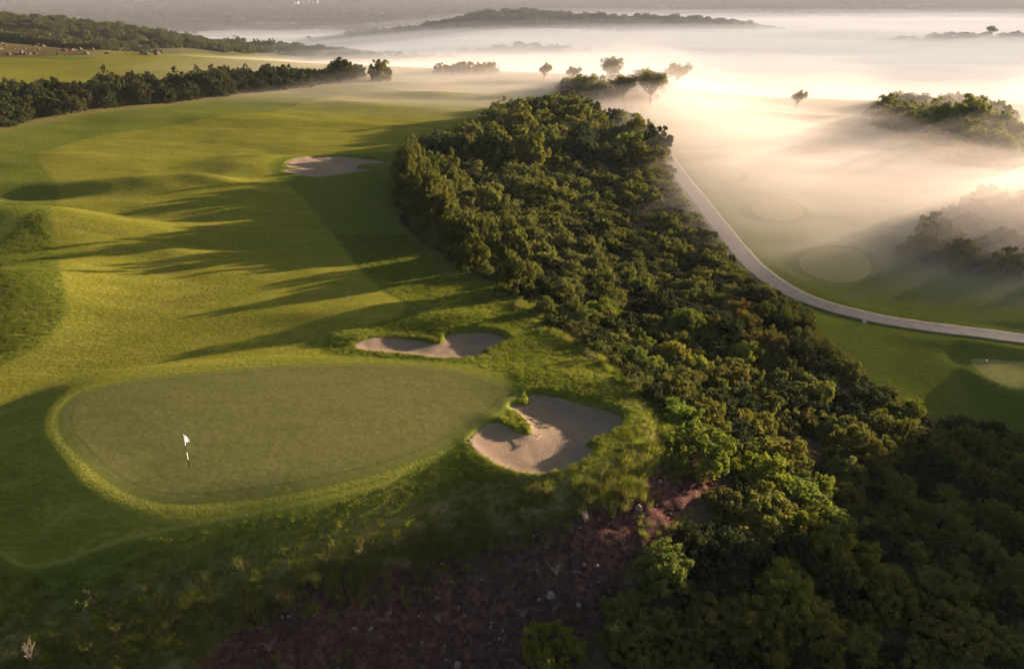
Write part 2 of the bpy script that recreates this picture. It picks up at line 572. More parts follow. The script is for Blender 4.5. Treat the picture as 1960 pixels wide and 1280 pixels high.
def mat_green():
    m = NT('putting_green_turf')
    P = m.pos()
    fine = m.noise(16, 3, P, 0.7)
    a = m.mix(m.noise(0.35, 4, P, 0.6), (0.108, 0.106, 0.032), (0.150, 0.134, 0.050))
    a = m.mix(m.ramp(m.noise(0.8, 3, m.mapping(P, (0.5, 1.4, 1), (0, 0, 0.5)), 0.6), 0.45, 0.8, 0, 0.5), a, (0.084, 0.086, 0.019))
    a = m.mix(m.ramp(m.noise(4.2, 5, P, 0.8), 0.36, 0.62, 0.5, 0.0), a, (0.060, 0.058, 0.013))
    a = m.mix(m.ramp(fine, 0.4, 0.7, 0, 0.3), a, (0.070, 0.066, 0.017))
    e = m.ramp(m.attr('sd'), 0.0, 0.9)
    band = m.math('MULTIPLY', m.ramp(m.attr('sd'), 0.72, 0.80), m.ramp(m.attr('sd'), 0.95, 0.86))
    a = m.mix(m.math('SUBTRACT', 1.0, e), a, (0.105, 0.112, 0.024))
    a = m.mix(m.math('MULTIPLY', band, 0.45), a, (0.060, 0.068, 0.015))
    a = m.mix(m.ramp(m.attr('sd'), -0.06, 0.06), m.mix(fine, (0.085, 0.098, 0.014), (0.135, 0.138, 0.022)), a)
    h = m.math('ADD', m.math('MULTIPLY', fine, 0.006), m.math('MULTIPLY', m.noise(1.6, 4, P), 0.03))
    return m.finish(a, 1.0, m.bump(h, 1.0, 0.8), 0.0)


def mat_sand():
    m = NT('bunker_sand')
    P = m.pos()
    uv = m.attr('sd')
    rake = m.n('ShaderNodeTexWave', wave_type='RINGS', rings_direction='Z')
    m.put(rake.inputs['Vector'], m.n('ShaderNodeTexCoord').outputs['Object'])
    rake.inputs['Scale'].default_value = 2.6
    rake.inputs['Distortion'].default_value = 3.5
    rake.inputs['Detail'].default_value = 3
    rake.inputs['Detail Scale'].default_value = 0.45
    n1 = m.noise(1.1, 5, P, 0.65)
    a = m.mix(n1, (0.150, 0.100, 0.068), (0.225, 0.158, 0.112))
    a = m.mix(m.ramp(m.noise(24, 3, P), 0.4, 0.7, 0, 0.35), a, (0.15, 0.105, 0.078))
    h = m.math('ADD', m.math('MULTIPLY', rake.outputs['Fac'], 0.009), m.math('MULTIPLY', m.noise(7, 4, P, 0.65), 0.05))
    return m.finish(a, 0.95, m.bump(h, 1.0, 0.8), 0.1)


def mat_path():
    m = NT('path_concrete')
    P = m.pos()
    a = m.mix(m.noise(1.2, 5, P, 0.65), (0.120, 0.095, 0.088), (0.205, 0.165, 0.152))
    a = m.mix(m.ramp(m.noise(0.5, 5, P, 0.7), 0.48, 0.70, 0, 0.7), a, (0.115, 0.095, 0.085))
    along = m.attr('along')
    fr = m.math('FRACT', m.math('DIVIDE', along, 3.2))
    joint = m.ramp(m.math('ABSOLUTE', m.math('SUBTRACT', fr, 0.5)), 0.02, 0.008)
    a = m.mix(m.math('MULTIPLY', joint, 0.6), a, (0.11, 0.09, 0.085))
    ed = m.math('ADD', m.attr('across'), m.math('MULTIPLY', m.math('SUBTRACT', m.noise(1.7, 5, P, 0.7), 0.5), 0.42))
    a = m.mix(m.ramp(ed, 0.84, 1.0, 0, 0.9), a, (0.085, 0.080, 0.035))
    crack = m.n('ShaderNodeTexVoronoi', feature='DISTANCE_TO_EDGE')
    m.put(crack.inputs['Vector'], P); crack.inputs['Scale'].default_value = 0.55
    a = m.mix(m.ramp(crack.outputs['Distance'], 0.035, 0.0, 0, 0.55), a, (0.06, 0.05, 0.045))
    return m.finish(a, 0.85, m.bump(m.noise(18, 4, P), 0.01, 0.6), 0.15)


def mat_leaf(name, c1, c2, c3, trans=0.38):
    m = NT(name)
    oi = m.n('ShaderNodeObjectInfo')
    P = m.pos()
    c = m.mix(oi.outputs['Random'], c1, c2)
    c = m.mix(m.ramp(m.noise(0.8, 3, P, 0.6), 0.45, 0.7, 0, 0.75), c, c3)
    c = m.mix(m.ramp(m.attr('tint'), 0.0, 1.0, 0.0, 0.55), c, c3)
    c = m.mix(1.0, c, oi.outputs['Color'], 'MULTIPLY')
    d = m.n('ShaderNodeBsdfPrincipled', {'Base Color': c, 'Roughness': 0.85})
    d.inputs['Specular IOR Level'].default_value = 0.08
    t = m.n('ShaderNodeBsdfTranslucent', {'Color': m.mix(1.0, c, (1.5, 1.55, 0.75), 'MULTIPLY')})
    mx = m.n('ShaderNodeMixShader')
    mx.inputs[0].default_value = trans
    m.t.links.new(d.outputs[0], mx.inputs[1]); m.t.links.new(t.outputs[0], mx.inputs[2])
    m.t.links.new(mx.outputs[0], m.out.inputs['Surface'])
    return m.mat


def mat_plain(name, a, b, scale=3.0, rough=0.85, bump=0.0, spec=0.2):
    m = NT(name)
    P = m.n('ShaderNodeTexCoord').outputs['Object']
    n1 = m.noise(scale, 5, P, 0.65)
    c = m.mix(n1, a, b)
    return m.finish(c, rough, m.bump(n1, bump) if bump else None, spec)


def mat_volume(name, density, color, g):
    m = NT(name)
    v = m.n('ShaderNodeVolumePrincipled')
    v.inputs['Color'].default_value = (*color, 1)
    v.inputs['Density'].default_value = density
    v.inputs['Anisotropy'].default_value = g
    m.t.links.new(v.outputs[0], m.out.inputs['Volume'])
    return m.mat


def mat_tee():
    m = NT('tee_turf')
    P = m.pos()
    a = m.mix(m.noise(0.9, 4, P, 0.65), (0.165, 0.150, 0.046), (0.240, 0.210, 0.078))
    a = m.mix(m.ramp(m.noise(4.5, 5, P, 0.8), 0.36, 0.62, 0.5, 0.0), a, (0.075, 0.075, 0.020))
    return m.finish(a, 1.0, m.bump(m.noise(6, 4, P), 0.03, 0.8), 0.0)


M = dict(
    tee=mat_tee(), ground=mat_ground(), green=mat_green(), sand=mat_sand(), path=mat_path(),
    leaf=mat_leaf('maquis_leaf', (0.066, 0.073, 0.022), (0.096, 0.096, 0.032), (0.146, 0.138, 0.044)),
    leaf_dark=mat_leaf('shaded_holm_oak_leaf', (0.020, 0.024, 0.010), (0.032, 0.034, 0.014), (0.044, 0.046, 0.018), 0.22),  # dark oak green, plus shade of band and thicket gaps put into the colour
    leaf_far=mat_leaf('far_leaf', (0.036, 0.044, 0.016), (0.060, 0.060, 0.024), (0.078, 0.074, 0.032), 0.3),
    blade=mat_leaf('grass_blade', (0.080, 0.110, 0.014), (0.125, 0.138, 0.022), (0.170, 0.155, 0.036), 0.45),
    dry=mat_leaf('dry_grass', (0.100, 0.085, 0.034), (0.15, 0.12, 0.05), (0.085, 0.095, 0.024), 0.4),
    twig=mat_plain('dry_twig', (0.16, 0.12, 0.10), (0.27, 0.215, 0.185), 4),
    bark=mat_plain('bark', (0.030, 0.023, 0.018), (0.065, 0.050, 0.040), 9, 0.9, 0.02),
    stone=mat_plain('pale_stone', (0.11, 0.085, 0.078), (0.22, 0.18, 0.165), 5, 0.85, 0.03),
    redrock=mat_plain('red_rock', (0.040, 0.026, 0.023), (0.085, 0.055, 0.047), 0.6, 0.9, 0.15),
    white=mat_plain('white_paint', (0.78, 0.77, 0.75), (0.84, 0.83, 0.81), 3, 0.45),
    cloth=mat_plain('flag_cloth', (0.74, 0.72, 0.73), (0.84, 0.82, 0.82), 6, 0.7),
    black=mat_plain('black_paint', (0.012, 0.012, 0.012), (0.02, 0.02, 0.02), 3, 0.4),
    wood=mat_plain('rake_wood', (0.24, 0.17, 0.11), (0.33, 0.25, 0.16), 8, 0.6),
    wall=mat_plain('lime_wall', (0.70, 0.66, 0.60), (0.80, 0.77, 0.72), 0.4),
    tile=mat_plain('roof_tile', (0.24, 0.11, 0.075), (0.34, 0.17, 0.11), 1.2),
)

# ------------------------------------------------------------------ the ground sheet
def axis(parts, grow, lo, hi):
    v = []
    for a, b, s in parts:
        v += list(np.arange(a, b, s))
    v.append(parts[-1][1])
    s = parts[-1][2]
    while v[-1] < hi:
        s *= grow; v.append(v[-1] + min(s, 22))
    s = parts[0][2]; pre = []
    c = parts[0][0]
    while c > lo:
        s *= grow; c -= min(s, 22); pre.append(c)
    return np.array(pre[::-1] + v)


xs = axis([(-46, -14, 0.36), (-14, 9, 0.17), (9, 62, 0.4)], 1.045, -1900, 1900)
ys = axis([(16, 31, 0.4), (31, 54, 0.17), (54, 100, 0.36), (100, 118, 0.28), (118, 150, 0.5)], 1.03, -60, 3400)
GX, GY = np.meshgrid(xs, ys)
gx, gy = GX.ravel(), GY.ravel()
gz = z_land(gx, gy)
gz = gz - 0.10 * sstep(0.5, 1.5, sdf(gx, gy, GREEN, 9))
ground = link('ground', np_mesh('ground', np.stack([gx, gy, gz], 1), grid_faces(len(xs), len(ys))), M['ground'])
tag(ground, 'rolling golf course land of mown grass, scrub slope and red bank', 'ground', kind='structure')


_GZ = gz.reshape(len(ys), len(xs))


def z_fast(x, y):
    """height of the ground sheet itself"""
    x = np.asarray(x, float); y = np.asarray(y, float)
    i = np.clip(np.searchsorted(xs, x) - 1, 0, len(xs) - 2); j = np.clip(np.searchsorted(ys, y) - 1, 0, len(ys) - 2)
    u = np.clip((x - xs[i]) / (xs[i + 1] - xs[i]), 0, 1); v = np.clip((y - ys[j]) / (ys[j + 1] - ys[j]), 0, 1)
    return (_GZ[j, i] * (1 - u) + _GZ[j, i + 1] * u) * (1 - v) + (_GZ[j + 1, i] * (1 - u) + _GZ[j + 1, i + 1] * u) * v


def H(x, y):
    return float(z_fast(np.array([float(x)]), np.array([float(y)]))[0])


def put_attr(me, name, arr):
    a = me.attributes.new(name, 'FLOAT', 'POINT')
    a.data.foreach_set('value', np.ascontiguousarray(arr, np.float32))


plat = sdf(gx, gy, PLATEAU)
sdth = np.maximum(sdf(gx, gy, THICKET), sdf(gx, gy, BAND))
fw_sd = np.maximum(sdf(gx, gy, FAIRWAY), sdf(gx, gy, FIELD))
put_attr(ground.data, 'sd_fairway', np.clip(fw_sd, -20, 20))
put_attr(ground.data, 'sd_green', np.clip(sdf(gx, gy, GREEN), -20, 20))
OUTCROP = np.array(proj([(-60, 113), (0, 111), (170, 106), (330, 101), (300, 90), (150, 76), (0, 76), (-60, 76)]))
put_attr(ground.data, 'sd_soil', np.clip(np.maximum(sdf(gx, gy, SOIL), np.minimum(sdf(gx, gy, OUTCROP), 0.15)), -20, 20))
put_attr(ground.data, 'thicket', np.clip(sdth, -20, 20) * np.where(gy > 330, 0, 1) - np.where(gy > 330, 5, 0))
put_attr(ground.data, 'edge_line', (gy < 42) * 1.0)
rim_near = np.exp(-((plat - 0.2) / 1.3) ** 2) * sstep(52, 30, gy + 0 * gx) + 0.55 * np.exp(-((plat - 0.3) / 1.2) ** 2) * sstep(110, 40, gy) * (gy > 30)
band_edge = np.exp(-((sdf(gx, gy, BAND) + 1.5) / 3.0) ** 2) * 0.7
field_edge = np.exp(-((sdf(gx, gy, FIELD) + 2) / 4.0) ** 2) * 0.9 * (gy > 250)
outc = gauss(gx, gy, -210, 318, 60, 12) + gauss(gx, gy, -120, 322, 40, 10)
below = sstep(0.5, -2.5, plat) * (gy < 60) * 0.6 * sstep(30, 10, gx)
put_attr(ground.data, 'dry', np.clip(rim_near + band_edge + field_edge + below + outc, 0, 1))
put_attr(ground.data, 'far', sstep(285, 345, gy + 0.1 * np.abs(gx)) * (sdf(gx, gy, FIELD) < 2))


# ------------------------------------------------------------------ sheets that lie on it: green, tees, sand, path
def polar_sheet(name, outline, rings, hf, mat, lift=0.025, over=0.4):
    """turf sheet whose rim dips into the surrounding ground, so that it has no step"""
    p0 = np.asarray(outline); c = p0.mean(0); n = len(p0)
    t = np.roll(p0, -1, 0) - np.roll(p0, 1, 0); t /= np.linalg.norm(t, axis=1)[:, None]
    nr = np.column_stack([t[:, 1], -t[:, 0]])
    if ((p0 - c) * nr).sum() < 0:
        nr = -nr
    p = p0 + nr * over
    V = [c]
    for f in np.linspace(0, 1, rings + 1)[1:]:
        V.extend(c + (p - c) * f)
    V = np.array(V)
    d = sdf(V[:, 0], V[:, 1], outline)
    z = hf(V[:, 0], V[:, 1]) - 0.014 + (lift + 0.014) * sstep(-over, 1.0, d)
    tri = [(0, 1 + k, 1 + (k + 1) % n) for k in range(n)]
    quads = []
    for r in range(rings):
        a = 1 + r * n; b = a + n
        if r == rings - 1:
            break
        for k in range(n):
            k2 = (k + 1) % n
            quads.append((a + k, b + k, b + k2, a + k2))
    me = bpy.data.meshes.new(name)
    me.from_pydata(np.column_stack([V - c, z]).tolist(), [], tri + quads)
    for q in me.polygons: q.use_smooth = True
    put_attr(me, 'sd', d)
    return link(name, me, mat, loc=(c[0], c[1], 0))


green = polar_sheet('putting_green', GREEN, 60, z_land, M['green'])
tag(green, 'large smooth oval putting green with the white flag in the foreground', 'golf green')

tee_labels = ['oval tee platform beside the bend of the pale path, nearest the misty knoll', 'oval tee platform half veiled in mist, middle of the three right of the path',
              'small faint tee platform in the mist, farthest of those right of the path', 'shaded tee platform at the right edge below the path']
for t, tz, lb in zip(TEES, TEE_Z, tee_labels):
    o = polar_sheet('tee_platform', t, 16, lambda x, y, tz=tz: np.full(x.shape, tz), M['tee'])
    tag(o, lb, 'tee', 'tee platforms along the path')

bunker_labels = ['deep two-lobed sand bunker at the right end of the green, with the rake', 'kidney shaped sand bunker just behind the putting green',
                 'distant sand bunker in the fairway at the edge of the long shadow']
for b, lb in zip(BUNKERS, bunker_labels):
    lo, hi = b.min(0) - 0.5, b.max(0) + 0.5
    st = 0.16 if lo[1] < 80 else 0.3
    bx = np.arange(lo[0], hi[0], st); by = np.arange(lo[1], hi[1], st)
    X, Y = np.meshgrid(bx, by)
    x, y = X.ravel(), Y.ravel()
    d = sdf(x, y, b) + 0.22
    zb = z_base(x, y)
    dg = sdf(x, y, GREEN, 9)
    z = zb - 0.40 + 0.30 * np.exp(-np.maximum(d, 0) / 0.75) + np.clip(0.045 * (b.mean(0)[0] - x), -0.1, 0.22) + 0.05 * fbm(x / 1.1, y / 1.1, 5, 3)
    lift = np.where(dg > 0, 1.0, sstep(-5.0, 0.0, dg)); side = sstep(10, -24, x + (y - 42) * 0.9)
    z = z + lift * (0.15 + 0.72 * side)
    zl = z_land(x, y)
    z = np.where(d < 0.02, np.minimum(z, zl - 0.12), z)
    keep = d > -0.35
    F = grid_faces(len(bx), len(by))
    F = F[keep[F].all(1)]
    c = b.mean(0)
    used = np.unique(F); remap = np.full(len(x), -1); remap[used] = np.arange(len(used))
    me = np_mesh('sand_bunker', np.column_stack([x - c[0], y - c[1], z])[used], remap[F])
    put_attr(me, 'sd', d[used])
    o = link('sand_bunker', me, M['sand'], loc=(c[0], c[1], 0))
    tag(o, lb, 'bunker', 'sand bunkers by the fairway')

pw = 1.25
tan = np.gradient(PATH, axis=0); tan /= np.linalg.norm(tan, axis=1)[:, None]
nrm = np.column_stack([-tan[:, 1], tan[:, 0]])
alongd = np.concatenate([[0], np.cumsum(np.linalg.norm(np.diff(PATH, axis=0), axis=1))])
cols = np.linspace(-pw, pw, 9)
edge_n = np.stack([0.10 * fbm(alongd / 1.3, alongd * 0 + 3.1, 41, 3), 0.10 * fbm(alongd / 1.3, alongd * 0 + 9.7, 43, 3)], 1)
wid = cols[None, :] * (1 + np.where(cols[None, :] < 0, edge_n[:, :1], edge_n[:, 1:]))
V = (PATH[:, None, :] + nrm[:, None, :] * wid[:, :, None]).reshape(-1, 2)
ctr = z_land(PATH[:, 0], PATH[:, 1])
zz = np.repeat(PATH_Z, 9) + 0.05
co = np.column_stack([V, zz])
nP = len(PATH)
F = grid_faces(9, nP)
left = co.reshape(nP, 9, 3)[:, 0].copy(); right = co.reshape(nP, 9, 3)[:, -1].copy()
left[:, 2] -= 0.2; right[:, 2] -= 0.2
base = len(co)
co = np.vstack([co, left, right])
ii = np.arange(nP - 1)
F = np.vstack([F, np.stack([ii * 9, (ii + 1) * 9, base + ii + 1, base + ii], 1), np.stack([ii * 9 + 8, base + nP + ii, base + nP + ii + 1, (ii + 1) * 9 + 8], 1)])
me = np_mesh('cart_path', co, F)
put_attr(me, 'along', np.concatenate([np.repeat(alongd, 9), alongd, alongd]))
put_attr(me, 'across', np.concatenate([np.tile(np.abs(cols) / pw, nP), np.ones(2 * nP)]))
tag(link('cart_path', me, M['path']), 'pale concrete cart path curving past the scrub into the mist', 'path', kind='structure')


# ------------------------------------------------------------------ foliage
def leaf_cloud(r, lobes, n, size, inner=0.2, subs=10, up=0.25):
    """leaf-sized faces over clumps over lobes; lobes: list of (centre, radius, squash)"""
    C = np.array([l[0] for l in lobes]); RR = np.array([l[1] for l in lobes]); SQ = np.array([l[2] for l in lobes])
    sc_, sr = [], []
    for c, rad, sq in lobes:
        for _ in range(subs):
            d = r.normal(size=3); d[2] = d[2] * 0.8 + up; d /= np.linalg.norm(d)
            p = c + d * rad * np.array([1, 1, sq]) * r.uniform(0.62, 0.95)
            sc_.append(p); sr.append(rad * r.uniform(0.26, 0.46))
    sc_ = np.array(sc_); sr = np.array(sr)
    w = sr ** 2; w /= w.sum()
    k = r.choice(len(sc_), n, p=w)
    d = r.normal(size=(n, 3)); d[:, 2] += 0.35
    d /= np.linalg.norm(d, axis=1)[:, None]
    rad = sr[k] * (1 - inner * r.random(n) ** 2 * 2.2)
    pos = sc_[k] + d * rad[:, None]
    # let some shoots stick out
    shoot = r.random(n) < 0.10
    pos[shoot] += d[shoot] * (sr[k][shoot] * r.uniform(0.1, 0.5, shoot.sum()))[:, None]
    nrm_ = d + r.normal(size=(n, 3)) * 0.55
    nrm_ /= np.linalg.norm(nrm_, axis=1)[:, None]
    a = np.cross(nrm_, r.normal(size=(n, 3))); a /= np.linalg.norm(a, axis=1)[:, None]
    b = np.cross(nrm_, a)
    s = size * r.uniform(0.6, 1.35, n)[:, None]
    v = np.stack([pos - a * s, pos + b * s * 0.55 + nrm_ * s * 0.15, pos + a * s, pos - b * s * 0.55 + nrm_ * s * 0.15], 1).reshape(-1, 3)
    f = np.arange(4 * n).reshape(n, 4)
    tint = np.repeat(np.clip(r.normal(0.35, 0.3, n), 0, 1), 4)
    return v, f, tint


def tube(path, radii, seg=6):
    path = np.asarray(path, float); V = []; F = []
    for i, p in enumerate(path):
        t = path[min(i + 1, len(path) - 1)] - path[max(i - 1, 0)]
        t = t / (np.linalg.norm(t) + 1e-9)
        u = np.cross(t, [0.3, 1, 0.1]); u /= np.linalg.norm(u); w = np.cross(t, u)
        for k in range(seg):
            a = 2 * math.pi * k / seg
            V.append(p + radii[i] * (math.cos(a) * u + math.sin(a) * w))
    for i in range(len(path) - 1):
        for k in range(seg):
            k2 = (k + 1) % seg
            F.append((i * seg + k, i * seg + k2, (i + 1) * seg + k2, (i + 1) * seg + k))
    return np.array(V), F


def join_tubes(name, tubes):
    V = []; F = []; n = 0
    for v, f in tubes:
        V.append(v); F += [tuple(i + n for i in q) for q in f]; n += len(v)
    return np_mesh(name, np.vstack(V), np.array(F))


def shrub_variant(i, n, leaf, tall=1.0, wide=1.0, mat='leaf'):
    r = np.random.default_rng(100 + i)
    lobes = []
    m = 20 + 3 * (i % 4)
    for k in range(m):
        a = 2.39996 * k + r.uniform(-0.5, 0.5)
        q = 0.84 * math.sqrt((k + 0.5) / m) * r.uniform(0.85, 1.1)
        hh = tall * (0.74 - 0.50 * q * q) * r.uniform(0.55, 1.15)
        lobes.append((np.array([math.cos(a) * q * wide, math.sin(a) * q * wide, max(0.14, hh)]), r.uniform(0.15, 0.28), r.uniform(0.8, 1.15)))
    for k in range(12):
        a = 2 * math.pi * (k + r.random()) / 12
        q = r.uniform(0.62, 0.86)
        lobes.append((np.array([math.cos(a) * q * wide, math.sin(a) * q * wide, r.uniform(0.08, 0.22)]), r.uniform(0.15, 0.24), 1.0))
    v, f, tint = leaf_cloud(r, lobes, n, leaf, 0.25, 8)
    v[:, 2] = np.maximum(v[:, 2], 0.0)
    cm = np_mesh('crown_mesh', v, f, smooth=False)
    put_attr(cm, 'tint', tint)
    cm.materials.append(M[mat])
    tubes = []
    for k in range(4):
        c = lobes[r.integers(len(lobes))][0]
        p0 = np.array([r.uniform(-.06, .06), r.uniform(-.06, .06), -0.12])
        mid = (p0 + c) / 2 + r.normal(size=3) * 0.06
        tubes.append(tube([p0, p0 * 0.5 + mid * 0.5 + [0, 0, .05], mid, c], [0.034, 0.028, 0.022, 0.008], 5))
    sm = join_tubes('stem_mesh', tubes)
    sm.materials.append(M['bark'])
    return cm, sm


SHRUBS = [shrub_variant(i, 10500, 0.037, *[(1.0, 1.0), (1.25, 0.9), (0.8, 1.1), (1.4, 0.85)][i % 4]) for i in range(8)]
SHRUBS_LITE = [shrub_variant(40 + i, 1500, 0.095, *[(1.0, 1.0), (1.2, 0.95), (0.85, 1.1)][i % 3], mat='leaf_far') for i in range(4)]


def recolour(pair, mat):
    me = pair[0].copy()
    me.materials.clear(); me.materials.append(M[mat])
    return me, pair[1]


SHRUBS_DARK = [recolour(p, 'leaf_dark') for p in SHRUBS]


def tree_variant(i, lean=0.0, spread=1.0, mat='leaf', dense=1.0, trunk_h=0.35):
    """height 1; crown carried on a forked trunk"""
    r = np.random.default_rng(300 + i)
    tubes = []; lobes = []
    fork = np.array([lean * 0.25, 0, trunk_h])
    tubes.append(tube([(0, 0, -0.04), (lean * 0.08, 0.01, trunk_h * 0.5), fork], [0.034, 0.027, 0.023], 7))
    nb = 9
    for k in range(nb):
        a = 2 * math.pi * (k + 0.6 * r.random()) / nb
        q = r.uniform(0.16, 0.36) * spread
        e = np.array([lean * 0.6 + math.cos(a) * q, math.sin(a) * q, r.uniform(0.60, 0.84)])
        md = fork * 0.5 + e * 0.5 + np.array([0, 0, -0.02]) + r.normal(size=3) * 0.02
        tubes.append(tube([fork, md, e], [0.018, 0.012, 0.006], 5))
        lobes.append((e, r.uniform(0.15, 0.23) * (0.6 + 0.4 * spread), r.uniform(0.75, 0.95)))
        e2 = md + r.normal(size=3) * [0.10, 0.10, 0.05] + [0, 0, 0.10]
        tubes.append(tube([md, e2], [0.009, 0.004], 4))
        lobes.append((e2 + np.array([0, 0, 0.08]), r.uniform(0.11, 0.17), 0.8))
    lobes.append((np.array([lean * 0.6, 0, 0.82]), 0.22, 0.8))
    lobes.append((np.array([lean * 0.6, 0.05, 0.68]), 0.22, 0.8))
    tubes.append(tube([fork, (lean * 0.5, 0, 0.8)], [0.02, 0.008], 5))
    v, f, tint = leaf_cloud(r, lobes, int(9000 * dense), 0.019, 0.3, 11, 0.2)
    cm = np_mesh('tree_crown_mesh', v, f, smooth=False)
    put_attr(cm, 'tint', tint); cm.materials.append(M[mat])
    tm = join_tubes('trunk_mesh', tubes); tm.materials.append(M['bark'])
    return cm, tm


TREES = [tree_variant(0, 0.22, 1.0, dense=0.7), tree_variant(1, 0.0, 1.15), tree_variant(2, -0.08, 1.25), tree_variant(3, 0.05, 1.0, trunk_h=0.25)]


def plant(kind, variant, x, y, size, height, rz, tint, label, cat, group=None, sink=0.06, lean=0.0):
    yb = y - 0.6 * x
    if 35 < yb < 58 and -6 < x < 60 and 'shrub' in kind:      # scrub on the slope below the bunkers stays low
        height = max(0.55 * height, min(height, (0.5 + 0.03 * max(x, 0) - H(x, y)) / 1.25))
    e = empty(kind, (x, y, H(x, y) - sink), rz, (size, size, height))
    tag(e, label, cat, group)
    cr = link('crown', variant[0], parent=e); cr.color = (*tint, 1)
    st = link('trunk' if 'tree' in kind else 'stem', variant[1], parent=e)
    return e


# ---- hand placed trees: base pixel of the survey, height in metres
def sv(px, py):
    return survey(px, py, z_fast)


tree_list = [
    (1522, 211, 5.2, 0, 1.0, 'lone small leaning tree on open misty ground right of the path'),
    (1040, 158, 5.0, 0, 0.9, 'lone slim tree standing in mist at the end of the fairway'),
    (1244, 206, 8.6, 1, 1.0, 'flat-topped tree with forked bare trunk at the thicket tip in mist'),
    (1296, 172, 7.2, 2, 1.0, 'round-crowned tree standing apart on the right of the misty copse'),
    (1192, 203, 7.0, 1, 0.95, 'tree with pale mist at its trunk left of the flat-topped one'),
    (1168, 168, 8.0, 3, 1.05, 'tallest round tree at the back of the misty copse'),
    (1118, 190, 5.5, 2, 1.0, 'spreading tree at the left corner of the misty copse'),
    (1225, 180, 6.5, 3, 1.0, 'tree in the middle of the misty copse behind the flat-topped one'),
    (1098, 160, 4.2, 2, 0.9, 'pale small tree in mist left of the tall copse tree'),
    (1182, 246, 4.0, 3, 0.8, 'small upright tree on the mist edge above the path end'),
    (850, 143, 3.4, 10, 1.0, 'left tree of the low clump at the fairway end'),
    (898, 142, 4.2, 12, 1.3, 'middle spreading tree of the low clump at the fairway end'),
    (934, 142, 3.8, 14, 1.1, 'right tree of the low clump at the fairway end'),
    (728, 156, 4.9, 11, 0.75, 'dense dark tree at the right end of the hedge band'),
]
for px, py, h, vi, wd, lb in tree_list:
    x, y = sv(px, py)
    if vi >= 10:
        plant('oak_tree', SHRUBS[vi - 10], x, y, h * wd, h, random.uniform(0, 6), (0.85, 0.85, 0.8), lb, 'tree', 'trees at the misty end of the fairway')
    else:
        plant('oak_tree', TREES[vi], x, y, h * wd, h, random.uniform(-0.4, 0.4), (0.9, 0.9, 0.85), lb, 'tree', 'trees at the misty end of the fairway')

# ---- shrubs: hand placed landmarks first (px, py of the foot, radius, height factor, tint, label)
OCC = []      # (x, y, r) of everything planted


def free(x, y, r, k=0.62):
    for a, b, c in OCC:
        if (a - x) ** 2 + (b - y) ** 2 < (k * (r + c)) ** 2:
            return False
    return True


